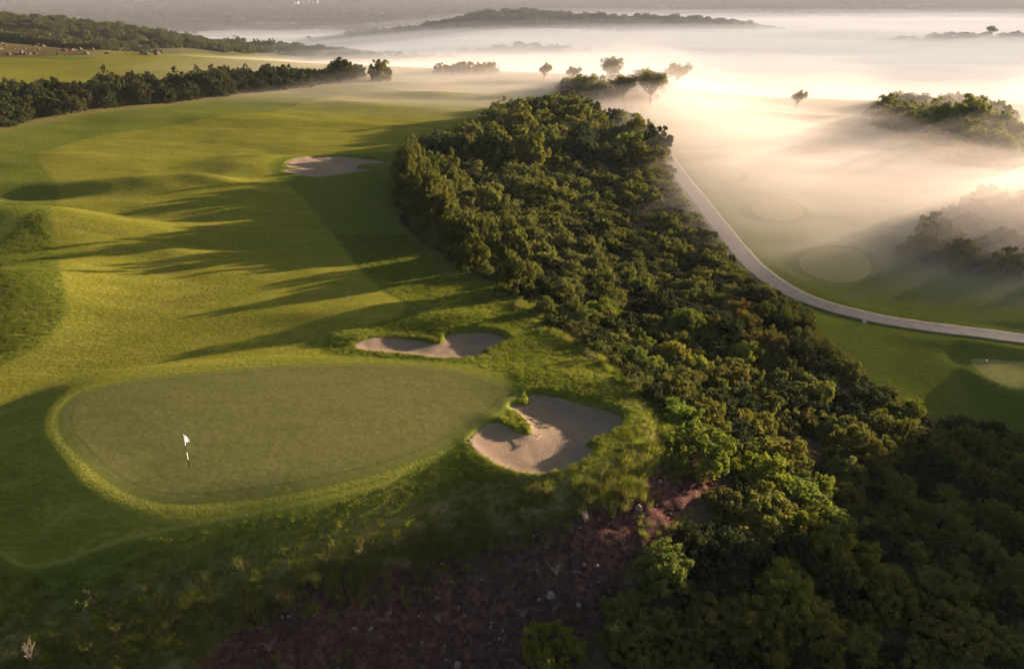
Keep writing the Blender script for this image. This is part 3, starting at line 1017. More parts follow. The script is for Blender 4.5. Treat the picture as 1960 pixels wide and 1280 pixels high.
ORD = ['first', 'second', 'third', 'fourth', 'fifth', 'sixth', 'seventh', 'eighth', 'ninth', 'tenth', 'eleventh', 'twelfth', 'thirteenth', 'fourteenth', 'fifteenth',
       'sixteenth', 'seventeenth', 'eighteenth', 'nineteenth', 'twentieth']
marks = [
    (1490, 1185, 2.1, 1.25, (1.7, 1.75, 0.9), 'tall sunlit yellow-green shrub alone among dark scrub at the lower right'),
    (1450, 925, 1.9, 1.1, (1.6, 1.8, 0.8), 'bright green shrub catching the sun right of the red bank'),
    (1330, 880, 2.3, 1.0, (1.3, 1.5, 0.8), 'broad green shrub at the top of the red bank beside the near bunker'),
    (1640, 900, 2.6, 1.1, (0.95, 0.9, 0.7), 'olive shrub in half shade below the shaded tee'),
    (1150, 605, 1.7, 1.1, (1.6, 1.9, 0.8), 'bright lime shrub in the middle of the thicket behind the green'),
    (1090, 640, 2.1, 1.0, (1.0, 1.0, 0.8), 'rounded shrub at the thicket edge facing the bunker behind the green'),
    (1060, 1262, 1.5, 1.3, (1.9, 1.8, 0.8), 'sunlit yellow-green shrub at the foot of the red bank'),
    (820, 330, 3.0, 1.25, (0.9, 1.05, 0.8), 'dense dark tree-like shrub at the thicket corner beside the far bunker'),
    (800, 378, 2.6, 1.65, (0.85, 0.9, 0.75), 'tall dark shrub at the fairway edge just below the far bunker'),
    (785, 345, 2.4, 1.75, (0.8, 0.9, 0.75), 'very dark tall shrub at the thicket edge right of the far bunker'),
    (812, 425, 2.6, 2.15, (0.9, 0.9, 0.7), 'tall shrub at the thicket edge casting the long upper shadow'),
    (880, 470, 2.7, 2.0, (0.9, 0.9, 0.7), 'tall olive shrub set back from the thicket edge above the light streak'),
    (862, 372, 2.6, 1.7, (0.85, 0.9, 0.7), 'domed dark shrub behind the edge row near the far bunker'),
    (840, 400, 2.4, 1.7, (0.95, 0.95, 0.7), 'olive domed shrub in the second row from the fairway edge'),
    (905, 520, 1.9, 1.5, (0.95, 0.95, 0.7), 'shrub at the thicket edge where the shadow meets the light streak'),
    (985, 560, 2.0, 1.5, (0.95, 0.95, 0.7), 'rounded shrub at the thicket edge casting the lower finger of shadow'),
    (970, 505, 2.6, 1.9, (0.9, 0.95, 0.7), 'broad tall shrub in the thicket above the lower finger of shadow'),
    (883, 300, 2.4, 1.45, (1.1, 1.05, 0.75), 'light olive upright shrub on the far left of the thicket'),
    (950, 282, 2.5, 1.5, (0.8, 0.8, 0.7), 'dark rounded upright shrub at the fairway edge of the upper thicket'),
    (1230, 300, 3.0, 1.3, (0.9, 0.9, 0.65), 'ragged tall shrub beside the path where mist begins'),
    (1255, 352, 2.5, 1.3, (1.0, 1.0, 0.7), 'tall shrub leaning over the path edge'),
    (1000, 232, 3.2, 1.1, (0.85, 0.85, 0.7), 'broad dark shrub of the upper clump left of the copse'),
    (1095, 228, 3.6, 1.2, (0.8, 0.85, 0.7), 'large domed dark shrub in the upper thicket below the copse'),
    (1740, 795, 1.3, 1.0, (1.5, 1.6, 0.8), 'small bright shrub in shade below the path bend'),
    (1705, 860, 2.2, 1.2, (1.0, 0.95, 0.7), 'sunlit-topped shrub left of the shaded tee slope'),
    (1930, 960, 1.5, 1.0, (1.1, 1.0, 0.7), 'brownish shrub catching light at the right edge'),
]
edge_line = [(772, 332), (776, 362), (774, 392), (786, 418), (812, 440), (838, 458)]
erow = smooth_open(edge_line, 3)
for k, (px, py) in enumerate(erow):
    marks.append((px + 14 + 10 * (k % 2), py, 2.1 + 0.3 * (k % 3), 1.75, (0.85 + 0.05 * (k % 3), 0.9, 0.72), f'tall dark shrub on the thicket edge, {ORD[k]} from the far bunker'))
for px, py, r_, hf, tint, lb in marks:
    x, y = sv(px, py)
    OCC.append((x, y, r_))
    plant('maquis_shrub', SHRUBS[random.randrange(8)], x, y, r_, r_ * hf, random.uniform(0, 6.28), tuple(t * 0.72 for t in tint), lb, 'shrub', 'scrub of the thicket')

# ---- the rest of the scrub: scatter over the thicket with uneven sizes
def size_at(px, py):
    if py < 215: return 2.0, 3.4
    if py < 330: return 1.8, 3.6
    if py < 400: return 1.2, 2.3
    if py < 580: return 0.7, 1.5
    if py < 760: return 0.65, 1.6
    return 0.75, 1.85


def to_px(x, y, z):
    c, s = math.cos(PITCH), math.sin(PITCH)
    dz = z - CAM_H
    zc = y * c - dz * s
    vc = y * s + dz * c
    return 980 + FPX * x / zc, 640 - FPX * vc / zc, zc


cand = []
lo, hi = THICKET.min(0) - 1, THICKET.max(0) + 1
N = 60000
cx_ = rng.uniform(lo[0], hi[0], N); cy2 = lo[1] + (hi[1] - lo[1]) * rng.random(N) ** 1.35
inn = sdf(cx_, cy2, THICKET)
zl_ = z_fast(cx_, cy2)
soil_d = sdf(cx_, cy2, SOIL)
path_d = line_dist(cx_, cy2, PATH[::6])
tee_d = np.max([sdf(cx_, cy2, t) for t in TEES], 0)
big_first = []
for k in range(N):
    if inn[k] < 0.35 or path_d[k] < 2.6 or soil_d[k] > -0.9 or tee_d[k] > -2.0:
        continue
    px, py, zc = to_px(cx_[k], cy2[k], zl_[k])
    if (198 < py < 236 and px > 1125) or (py <= 198 and (rng.random() < 0.45 or px < 1090)):
        continue
    a, b = size_at(px, py)
    clump = vnoise(np.array([cx_[k] / 5.5]), np.array([cy2[k] / 5.5]), 77)[0]
    if vnoise(np.array([cx_[k] / 3.6]), np.array([cy2[k] / 3.6]), 99)[0] < (0.20 if py > 300 else 0.44) and (inn[k] > 1.5 or py < 270):
        continue
    rad = a + (b - a) * min(1.25, max(0, 1.0 * max(0, clump - 0.25) + 0.9 * rng.random() ** 2.2 - 0.05))
    rad = min(rad, 0.75 + max(inn[k], 0) * 0.9) if py > 340 else rad
    cand.append((cx_[k], cy2[k], rad, px, py, zc, inn[k]))
cand.sort(key=lambda c: -c[2] * (0.7 + 0.6 * random.random()))
chosen = []
cell = {}
for x, y, r_ in OCC:
    cell.setdefault((int(x // 6), int(y // 6)), []).append((x, y, r_))
for c in cand:
    x, y, r_ = c[:3]
    i, j = int(x // 6), int(y // 6)
    ok = True
    for di in (-1, 0, 1):
        for dj in (-1, 0, 1):
            for a, b, q in cell.get((i + di, j + dj), ()):
                if (a - x) ** 2 + (b - y) ** 2 < (0.46 * (r_ + q)) ** 2:
                    ok = False; break
            if not ok: break
        if not ok: break
    if ok:
        cell.setdefault((i, j), []).append((x, y, r_)); chosen.append(c)

# band of trees left of the fairway
lo, hi = BAND.min(0), BAND.max(0)
bx = rng.uniform(lo[0], hi[0], 6000); by = rng.uniform(lo[1], hi[1], 6000)
bd = sdf(bx, by, BAND); bz = z_fast(bx, by)
band = []
for k in range(6000):
    if bd[k] < 0.5: continue
    px, py, zc = to_px(bx[k], by[k], bz[k])
    if px < -60: continue
    r_ = rng.uniform(2.2, 4.2)
    if all((a[0] - bx[k]) ** 2 + (a[1] - by[k]) ** 2 > (0.48 * (a[2] + r_)) ** 2 for a in band):
        band.append((bx[k], by[k], r_, px, py, zc, bd[k]))

# scrub on the knolls beyond the path
knoll = []
HILL_PX = [(1672, 228), (1690, 203), (1760, 190), (1840, 190), (1890, 212), (1935, 262), (1955, 325), (1880, 338), (1800, 316), (1735, 280)]
KNOLL_PX = [(1738, 492), (1800, 442), (1860, 404), (1920, 380), (2040, 372), (2120, 430), (2120, 530), (1960, 532), (1830, 518)]
HILL = np.array([survey(p[0], p[1], z_fast) for p in HILL_PX])
for poly, n, rr, who in ((HILL_PX, 120, (2.6, 4.4), 'misty hill'), (KNOLL_PX, 120, (1.5, 2.5), 'misty knoll')):
    pa = np.array(poly, float)
    for _ in range(1500):
        qx, qy = rng.uniform(pa[:, 0].min(), pa[:, 0].max()), rng.uniform(pa[:, 1].min(), pa[:, 1].max())
        if sdf(np.array([qx]), np.array([qy]), pa)[0] < 0: continue
        x, y = survey(qx, qy, z_fast); r_ = rng.uniform(*rr)
        if n > 0 and all((a[0] - x) ** 2 + (a[1] - y) ** 2 > (0.46 * (a[2] + r_)) ** 2 for a in knoll):
            knoll.append((x, y, r_, qx, qy, to_px(x, y, H(x, y))[2], who)); n -= 1
for _ in range(60):
    x = 88 + rng.normal() * 9; y = 67 + rng.normal() * 8; r_ = rng.uniform(1.6, 2.8)
    if x > 66:
        knoll.append((x, y, r_, *to_px(x, y, H(x, y)), 'dark knoll'))

TINTS = [((1.0, 1.0, 0.9), 'green'), ((1.1, 1.2, 1.1), 'dark green'), ((1.06, 1.0, 0.74), 'olive'), ((1.25, 1.3, 0.8), 'light green'), ((1.0, 0.86, 0.74), 'brownish')]


def tint_for():
    return random.choices(TINTS, [5, 5, 4, 1.8, 0.9])[0]


def in_frame(c, m=30):
    top = c[4] - 1.5 * c[2] * FPX / c[5]
    return -m < c[3] < 1960 + m and top < 1280 + m


vis = [c for c in chosen if in_frame(c)]
rest = [c for c in chosen if not in_frame(c)]
vis.sort(key=lambda c: -c[2] / c[5])
solo, extra = vis[:225], vis[225:]
# rows for the labels: strips of the thicket named after what they lie beside
STRIPS = [(0, 215, 'misty copse'), (215, 262, 'row below the misty copse'), (262, 300, 'row above the far bunker'),
          (300, 345, 'row level with the far bunker'), (345, 400, 'row below the far bunker'), (400, 460, 'row by the narrow path'),
          (460, 530, 'row level with the path bend'), (530, 600, 'row level with the oval tee'), (600, 665, 'row level with the kidney bunker'),
          (665, 740, "row behind the green's back"), (740, 800, 'row above the rake bunker'), (800, 870, 'row level with the rake bunker'),
          (870, 940, 'row level with the flag foot'), (940, 1010, 'row right of the bank top'), (1010, 1080, 'row right of the middle bank'),
          (1080, 1150, 'row right of the lower bank'), (1150, 1215, 'row above the bottom edge'), (1215, 1290, 'row along the bottom edge'), (1290, 2000, 'row cut by the frame')]
for a, b, nm in STRIPS:
    row = sorted([c for c in solo if a <= c[4] < b], key=lambda c: c[3])
    n = len(row)
    for k, c in enumerate(row):
        tint, word = tint_for()
        if k < n / 2 and k < 20:
            where = f'{ORD[k]} from left in the {nm}'
        elif n - 1 - k < 20:
            where = f'{ORD[n - 1 - k]} from right in the {nm}'
        else:
            where = f'in the middle of the {nm}'
        big = 'big ' if c[2] > 2.2 else ('low ' if c[2] < 1.3 else '')
        plant('maquis_shrub', (SHRUBS_DARK if word == 'dark green' else SHRUBS)[random.randrange(8)], c[0], c[1], c[2], c[2] * random.uniform(0.75, 1.35) * (1.1 if c[4] < 330 else (0.8 if 400 < c[4] < 580 else 0.9)), random.uniform(0, 6.28),
              tuple(t * random.uniform(0.88, 1.12) for t in tint), f'{big}{word} thicket shrub, {where}'.replace('thicket shrub, in the middle of', 'shrub in the middle of'), 'shrub', 'scrub of the thicket')
band.sort(key=lambda c: c[3])
front = sorted(band, key=lambda c: -c[2] / c[5])[:40]
front_ids = {id(c) for c in front}
row = sorted(front, key=lambda c: c[3])
for k, c in enumerate(row):
    tint, word = tint_for()
    n = len(row)
    where = f'{ORD[k]} from the left end' if k < 20 else (f'{ORD[n - 1 - k]} from the right end' if n - 1 - k < 20 else f'near the middle')
    plant('band_shrub', SHRUBS_DARK[random.randrange(8)], c[0], c[1], c[2], c[2] * random.uniform(0.95, 1.3), random.uniform(0, 6.28), tint,
          f'{word} tall shrub in the dark band beside the fairway, {where}', 'shrub', 'dark band left of the fairway')
kn = [c for c in knoll if in_frame(c, 10)]
for who, ph in (('misty knoll', 'misty knoll at the right edge'), ('misty hill', 'misty scrub hill at the upper right')):
    row = sorted([c for c in kn if c[6] == who], key=lambda c: -c[2] / c[5])[:34]
    row.sort(key=lambda c: c[3]); n = len(row)
    for k, c in enumerate(row):
        tint, word = tint_for()
        where = f'{ORD[k]} from the left' if k < n / 2 else f'{ORD[n - 1 - k]} from the right'
        plant('knoll_shrub', SHRUBS[random.randrange(8)], c[0], c[1], c[2], c[2] * random.uniform(1.0, 1.4), random.uniform(0, 6.28), tint,
              f'hazy {word} shrub on the {ph}, {where}'.replace('at the ', 'at '), 'shrub', f'shrubs on the {ph}')
        c_id = id(c); front_ids.add(c_id)
extra_all = [(c[0], c[1], c[2]) for c in extra + rest] + [(c[0], c[1], c[2]) for c in knoll if id(c) not in front_ids]
# low undergrowth between the shrubs
under = []
ug = rng.permutation(len(cand))[:3200]
for k in ug:
    c = cand[k]
    under.append((c[0], c[1], rng.uniform(0.45, 1.0)))


# ------------------------------------------------------------------ geometry-node scatter for what nobody could count
proto_col = bpy.data.collections.new('scatter_prototypes')     # not linked to the scene


def scatter(name, pts, protos, label, cat, zsquash=(0.9, 1.3), sink=0.05, zs=None):
    """pts: (x, y, size)"""
    P = np.array(pts, float)
    z = z_fast(P[:, 0], P[:, 1]) - sink if zs is None else zs
    me = bpy.data.meshes.new(name)
    me.vertices.add(len(P))
    me.vertices.foreach_set('co', np.column_stack([P[:, 0], P[:, 1], z]).astype(np.float32).ravel())
    r = np.random.default_rng(len(P))
    for nm, arr in (('sz', P[:, 2]), ('szz', P[:, 2] * r.uniform(*zsquash, len(P))), ('rot', r.uniform(0, 6.283, len(P))), ('tilt', r.normal(0, 0.08, len(P)))):
        put_attr(me, nm, arr)
    a = me.attributes.new('pick', 'INT', 'POINT'); a.data.foreach_set('value', r.integers(0, len(protos), len(P)).astype(np.int32))
    o = link(name, me)
    sub = bpy.data.collections.new(name + '_protos')
    for k, pm in enumerate(protos):
        po = bpy.data.objects.new(f'{name}_proto_{k}', pm)
        sub.objects.link(po)
    g = bpy.data.node_groups.new(name, 'GeometryNodeTree')
    g.interface.new_socket('Geometry', in_out='INPUT', socket_type='NodeSocketGeometry')
    g.interface.new_socket('Geometry', in_out='OUTPUT', socket_type='NodeSocketGeometry')
    N_ = g.nodes; L = g.links
    gi = N_.new('NodeGroupInput'); go = N_.new('NodeGroupOutput')
    ci = N_.new('GeometryNodeCollectionInfo'); ci.inputs['Collection'].default_value = sub
    ci.inputs['Separate Children'].default_value = True; ci.inputs['Reset Children'].default_value = True
    io = N_.new('GeometryNodeInstanceOnPoints'); io.inputs['Pick Instance'].default_value = True

    def at(nm, ty='FLOAT'):
        n = N_.new('GeometryNodeInputNamedAttribute'); n.data_type = ty; n.inputs['Name'].default_value = nm
        return n.outputs['Attribute']
    cr = N_.new('ShaderNodeCombineXYZ'); L.new(at('tilt'), cr.inputs[0]); L.new(at('rot'), cr.inputs[2])
    e2r = N_.new('FunctionNodeEulerToRotation'); L.new(cr.outputs[0], e2r.inputs[0])
    cs = N_.new('ShaderNodeCombineXYZ'); s1 = at('sz'); L.new(s1, cs.inputs[0]); L.new(s1, cs.inputs[1]); L.new(at('szz'), cs.inputs[2])
    L.new(gi.outputs[0], io.inputs['Points']); L.new(ci.outputs[0], io.inputs['Instance'])
    L.new(at('pick', 'INT'), io.inputs['Instance Index']); L.new(e2r.outputs[0], io.inputs['Rotation']); L.new(cs.outputs[0], io.inputs['Scale'])
    L.new(io.outputs[0], go.inputs[0])
    md = o.modifiers.new('scatter', 'NODES'); md.node_group = g
    tag(o, label, cat, kind='stuff')
    return o


scatter('scrub_mass', extra_all, [s[0] for s in SHRUBS] + [s[0] for s in SHRUBS_DARK[::2]], 'mass of further maquis scrub filling the thicket slope', 'scrub', (0.7, 1.35))
scatter('band_scrub', [(c[0], c[1], c[2]) for c in band if id(c) not in front_ids], [p[0] for p in SHRUBS_DARK], 'dark scrub, shade painted into its leaves, filling the band left of the fairway', 'scrub')  # leaf colour also carries the shade on the band's near side
scatter('undergrowth', under, [s[0] for s in SHRUBS_DARK], 'low undergrowth in the gaps between the thicket shrubs, its shade painted dark', 'undergrowth', (0.6, 1.0))  # near-black leaves paint the shade in the gaps


def tuft_mesh(seed, n, h, spread, w, mat, bend=0.35):
    r = np.random.default_rng(seed)
    V = []; F = []; T = []
    for k in range(n):
        a = r.uniform(0, 6.283); q = spread * math.sqrt(r.random())
        b = np.array([math.cos(a) * q, math.sin(a) * q, -0.02])
        d = r.normal(size=2) * bend
        hh = h * r.uniform(0.6, 1.2)
        s = np.array([math.cos(a + 1.5), math.sin(a + 1.5), 0]) * w
        mid = b + np.array([d[0] * 0.35 * hh, d[1] * 0.35 * hh, hh * 0.55])
        tip = b + np.array([d[0] * hh, d[1] * hh, hh])
        i = len(V)
        V += [b - s, b + s, mid + s * 0.7, mid - s * 0.7, tip + s * 0.12, tip - s * 0.12]
        F += [(i, i + 1, i + 2, i + 3), (i + 3, i + 2, i + 4, i + 5)]
        T += [r.random() * 0.8] * 6
    me = np_mesh('tuft_mesh', np.array(V), np.array(F), smooth=False)
    put_attr(me, 'tint', np.array(T)); me.materials.append(M[mat])
    return me


TUFT = [tuft_mesh(500 + i, 34, 0.16, 0.20, 0.012, 'blade', 0.6) for i in range(4)]
TALL = [tuft_mesh(520 + i, 60, 0.55, 0.30, 0.009, 'dry', 0.35) for i in range(2)] + [tuft_mesh(530 + i, 60, 0.45, 0.32, 0.010, 'blade', 0.4) for i in range(3)]

# rough grass: outside fairway, green, bunkers, soil, scrub
N = 150000
x = rng.uniform(-46, 14, N); y = rng.uniform(19, 78, N)
keep = (sdf(x, y, FAIRWAY) < -0.1 - 2.2 * rng.random(N) ** 2) & (sdf(x, y, GREEN) < -0.5) & (sdf(x, y, SOIL) < 0.2) & (sdf(x, y, THICKET) < 0.3) & (sdf(x, y, PLATEAU) > -2.2)
for b in BUNKERS:
    keep &= sdf(x, y, b) < -0.12
px_, py_, zc_ = to_px(x, y, 0)
keep &= (px_ > -60) & (px_ < 1700) & (py_ < 1330)
pp = np.column_stack([x, y, rng.uniform(0.4, 0.85, N)])[keep]
scatter('rough_grass', pp[:52000], TUFT, 'longer rough grass around the bunkers, mounds and rim', 'grass', (0.6, 1.1), 0.0)

# tall dry grass on the rim
N = 60000
x = rng.uniform(-32, 14, N); y = rng.uniform(18, 60, N)
pl = sdf(x, y, PLATEAU)
den = np.exp(-((pl + 0.5) / 0.9) ** 2) + 0.5 * (pl < -0.8) * (sdf(x, y, SOIL) < 0.1) * (y < 36) * (pl > -7)
den *= (vnoise(x / 1.3, y / 1.3, 5) > 0.30) * 1.0
near_b = np.max([sdf(x, y, b) for b in BUNKERS], 0)
keep = (rng.random(N) < den * 0.75) & (sdf(x, y, THICKET) < 0.4) & (near_b < -1.2)
pp = np.column_stack([x, y, rng.uniform(0.4, 0.95, N)])[keep]
scatter('tall_grass', pp[:6500], TALL, 'tall dry grass fringing the rim above the red bank', 'grass', (0.7, 1.2), 0.03)

# scrub of the far slopes
N = 60000
u = rng.random(N)
y = 300 + 1700 * u ** 1.5; x = (rng.random(N) - 0.5) * (y * 1.75 + 120) + y * 0.02
fld = sdf(x, y, FIELD)
zz_ = z_fast(x, y)
keep = (fld < -7) & (rng.random(N) < 0.45 + 0.9 * vnoise(x / 40, y / 25, 8)) & (zz_ > -24)
keep &= gauss(x, y, -205, 319, 62, 11) < 0.35
P_ = np.column_stack([x, y, rng.uniform(1.7, 3.6, N) * (1 + (y > 600) * 0.5)])[keep]
scatter('far_scrub', P_[:26000], [s[0] for s in SHRUBS_LITE], 'far-off maquis scrub covering the hills beyond the fairway', 'scrub', (0.8, 1.3), 0.2)

# ------------------------------------------------------------------ single things
# far trees on the skyline of the left hill
for px, py, h, lb in ((375, 74, 8.5, 'broad dark tree on the skyline of the left hill'), (318, 66, 7.0, 'left-hand tree of the skyline group on the hill'), (290, 60, 7.5, 'tree beside the track on the left hill skyline'),
                      (225, 48, 4.0, 'tiny lone tree on the hill crest at the upper left'), (450, 78, 6.0, 'low spreading tree right of the skyline group'), (592, 80, 6.0, 'hazy tree on the far ridge left of the fog'),
                      (1895, 72, 9.0, 'single tree on the thin ridge above the fog at the right')):
    x, y = sv(px, py)
    plant('oak_tree', TREES[3], x, y, h * 1.2, h, random.uniform(0, 6), (0.8, 0.8, 0.75), lb, 'tree', 'skyline trees', 0.2)


def rock_mesh(seed, rough=0.25, sub=2):
    import bmesh
    bm = bmesh.new()
    bmesh.ops.create_icosphere(bm, subdivisions=sub, radius=1.0)
    r = random.Random(seed)
    planes = []
    for _ in range(9):
        d = Vector((r.gauss(0, 1), r.gauss(0, 1), r.gauss(0, 1))).normalized()
        planes.append((d, r.uniform(0.55, 0.9)))
    for v in bm.verts:
        for d, q in planes:
            k = v.co.dot(d)
            if k > q:
                v.co -= d * (k - q)
        v.co *= 1 + r.uniform(-0.04, 0.04)
    me = bpy.data.meshes.new('rock_mesh')
    bm.to_mesh(me); bm.free()
    return me


ROCKS = [rock_mesh(i) for i in range(6)]
rock_list = [(1054, 1141, 0.30, 'largest pale stone on the red bank'), (1222, 974, 0.26, 'pale stone high on the red bank right of the bunker'), (1108, 1160, 0.22, 'pale stone at the edge of the scrub beside the largest one'),
             (710, 1203, 0.16, 'small pale stone at the left of the red bank'), (678, 1203, 0.13, 'small stone left of the pale one on the red bank'), (876, 1274, 0.30, 'pinkish stone at the bottom edge of the red bank'),
             (1263, 922, 0.17, 'small stone on the upper red bank below the scrub'), (808, 1230, 0.14, 'small stone low in the middle of the red bank'), (1118, 1082, 0.14, 'left of two small stones in the middle of the bank'),
             (1142, 1083, 0.13, 'right of two small stones in the middle of the bank'), (846, 1080, 0.13, 'small stone below the tall grass on the red bank'), (1032, 1148, 0.14, 'small stone just left of the largest pale stone'),
             (940, 1192, 0.12, 'little stone left of the bank centre'), (955, 1222, 0.12, 'little stone near the bottom of the bank'), (1110, 1010, 0.11, 'little white stone under the dry shrub on the bank')]
for k, (px, py, s, lb) in enumerate(rock_list):
    x, y = sv(px, py)
    s *= 0.75
    o = link('stone', ROCKS[k % 6].copy(), M['stone'], loc=(x, y, H(x, y) + s * 0.3))
    o.scale = (s * random.uniform(0.8, 1.2), s, s * random.uniform(0.8, 1.15)); o.rotation_euler = (random.uniform(-.3, .3), random.uniform(-.3, .3), random.uniform(0, 6))
    tag(o, lb, 'stone', 'stones on the red bank')
x, y = sv(1653, 619)
o = link('marker_stone', ROCKS[2].copy(), mat_plain('lime_stone', (0.30, 0.27, 0.25), (0.46, 0.42, 0.39), 4, 0.85, 0.02), loc=(x, y, H(x, y) + 0.22)); o.scale = (0.26, 0.20, 0.36); o.rotation_euler = (0, 0.25, 0.5)
tag(o, 'whitish upright stone on the near side of the cart path', 'stone')
# gravel on the bank
N = 9000
x = rng.uniform(-14, 14, N); y = rng.uniform(18, 40, N)
k = sdf(x, y, SOIL) > 0.1
xb = rng.uniform(-15, 14, 5000); yb = rng.uniform(17, 42, 5000)
kb = (sdf(xb, yb, SOIL) > -0.2) & (vnoise(xb / 1.7, yb / 1.7, 55) > 0.62)
scatter('bank_tufts', np.column_stack([xb, yb, rng.uniform(0.25, 0.6, 5000)])[kb][:420], TALL, 'small dry grass tufts growing on the red bank', 'grass', (0.6, 1.1), 0.02)
pebble = rock_mesh(91, sub=1); pebble.materials.append(M['stone'])
pebble2 = rock_mesh(92, sub=1); pebble2.materials.append(M['redrock'])
scatter('gravel', np.column_stack([x, y, 0.018 + 0.08 * rng.random(N) ** 5])[k][:5000], [pebble, pebble2, pebble2, pebble2], 'loose gravel and clods strewn over the red bank', 'gravel', (0.6, 1.0), 0.0)

# rock face at the upper left: separate boulders
spots = sorted([(random.uniform(-12, 172) if _ % 4 else random.uniform(150, 330), random.choice((80, 88, 96, 104)) + random.uniform(-2, 2)) for _ in range(76)])
LEV = {0: 'top', 1: 'upper', 2: 'lower', 3: 'foot'}
for lev in range(4):
    row = [p for p in spots if int((p[1] - 76) // 8) == lev][:18]
    for k, (px, py) in enumerate(row):
        x, y = sv(px, py)
        s = random.uniform(0.4, 1.25)
        o = link('boulder', ROCKS[(k + lev) % 6], None, loc=(x, y, H(x, y) + s * random.uniform(-0.3, 0.35)))
        o.scale = (s, s * 0.8, s * random.uniform(0.7, 1.2)); o.rotation_euler = (random.uniform(-.4, .4), random.uniform(-.4, .4), random.uniform(0, 6))
        tag(o, f'reddish boulder, {ORD[k]} from left in the {LEV[lev]} row of the hillside rock face', 'boulder', 'boulders of the rock face at the upper left')
for m_ in ROCKS:
    if not m_.materials: m_.materials.append(M['redrock'])


# dry shrubs and leafy weeds on the bank
def twig_mesh(seed, n, leaf=None):
    r = np.random.default_rng(seed)
    tubes = []; tips = []
    for k in range(n):
        a = r.uniform(0, 6.283); q = r.uniform(0.2, 0.75)
        e = np.array([math.cos(a) * q, math.sin(a) * q, r.uniform(0.55, 1.1)])
        md = e * 0.5 + [0, 0, 0.1]
        tubes.append(tube([(0, 0, -0.05), md, e], [0.022, 0.014, 0.006], 4))
        for _ in range(3):
            e2 = md + (e - md) * r.random() + r.normal(size=3) * 0.16 + [0, 0, 0.12]
            tubes.append(tube([md, e2], [0.010, 0.004], 3)); tips.append(e2)
        tips.append(e)
    me = join_tubes('twig_mesh', tubes)
    me.materials.append(M['twig'])
    lm = None
    if leaf:
        v, f, t = leaf_cloud(r, [(np.array(p), 0.13, 1.0) for p in tips], 1500, 0.05, 0.3, 3)
        lm = np_mesh('weed_leaf_mesh', v, f, False); put_attr(lm, 'tint', t); lm.materials.append(M[leaf])
    return me, lm


weeds = [(990, 1005, 0.85, 'leaf', 'tall leafy weed standing on the rim above the red bank'), (515, 1245, 0.55, None, 'bare pale twiggy shrub at the lower left of the red bank'),
         (1065, 1100, 0.6, None, 'dry brown twiggy shrub in the middle of the red bank'), (1000, 1180, 0.55, None, 'low dry shrub left of the largest pale stone'),
         (870, 1050, 0.6, 'dry', 'straw coloured weed at the lower edge of the tall grass'), (1048, 1050, 0.55, 'dry', 'brownish weed below the tall leafy one'),
         (840, 1190, 0.5, None, 'dry shrub in the gully of the red bank'), (1120, 1000, 0.5, None, 'dry stalky shrub high on the bank below the bunker'),
         (1215, 745, 0.75, 'dry', 'pinkish dry weed on the rim between bunkers and scrub'), (1130, 690, 0.7, 'dry', 'straw coloured weed at the thicket edge right of the kidney bunker'),
         (170, 1165, 0.6, 'dry', 'sunlit golden grass clump on the rim at the lower left'), (60, 1265, 0.7, None, 'pale bare shrub in the lower left corner'), (690, 1060, 0.5, None, 'thin bare shrub at the top of the dark bank')]
for k, (px, py, s, leaf, lb) in enumerate(weeds):
    x, y = sv(px, py)
    e = empty('bank_shrub', (x, y, H(x, y)), random.uniform(0, 6), s)
    tag(e, lb, 'shrub', 'weeds and dry shrubs on the bank')
    tm, lm = twig_mesh(700 + k, 9 if leaf else 13, leaf)
    link('stem', tm, parent=e)
    if lm:
        link('leaves', lm, parent=e)

# the flag
fx, fy = survey(364, 900, z_fast)
fl = empty('golf_flag', (fx, fy, H(fx, fy) + 0.02))
tag(fl, 'white golf flag on a black and white striped stick in the putting green', 'flag')


def cyl(r0, z0, z1, seg=10, r1=None):
    r1 = r1 if r1 is not None else r0
    v, f = tube([(0, 0, z0), (0, 0, (z0 + z1) / 2), (0, 0, z1)], [r0, (r0 + r1) / 2, r1], seg)
    n = len(v); f = [tuple(q) for q in f]
    me = bpy.data.meshes.new('cyl')
    me.from_pydata(v.tolist(), [], f + [tuple(range(seg))[::-1], tuple(range(n - seg, n))])
    return me


FH = 2.08
for a, b, mt in ((-0.1, 0.30, 'black'), (0.30, 0.62, 'black'), (0.62, 1.05, 'white'), (1.05, 1.45, 'black'), (1.45, FH, 'white')):
    link('stick_band', cyl(0.015, a, b), M[mt], parent=fl)
link('ferrule', cyl(0.030, 0.30, 0.38), M['black'], parent=fl)
link('cup', cyl(0.056, -0.02, 0.006, 16), M['black'], parent=fl)
import bmesh
bm = bmesh.new()
nu, nv = 12, 8
G = [[None] * (nv + 1) for _ in range(nu + 1)]
for i in range(nu + 1):
    for j in range(nv + 1):
        u = i / nu; v = j / nv
        hgt = 0.46 * (1 - 0.12 * u)
        xx = 0.25 * u; sag = -0.24 * u ** 1.25
        yy = 0.05 * math.sin(u * 5.5 + v * 1.6) * u
        G[i][j] = bm.verts.new((xx, yy, FH - 0.02 - hgt * v * (1 - 0.55 * u) + sag))
for i in range(nu):
    for j in range(nv):
        bm.faces.new((G[i][j], G[i + 1][j], G[i + 1][j + 1], G[i][j + 1]))
bmesh.ops.solidify(bm, geom=bm.faces[:], thickness=0.006)
me = bpy.data.meshes.new('flag_cloth'); bm.to_mesh(me); bm.free()
for q in me.polygons: q.use_smooth = True
link('flag_cloth', me, M['cloth'], parent=fl)

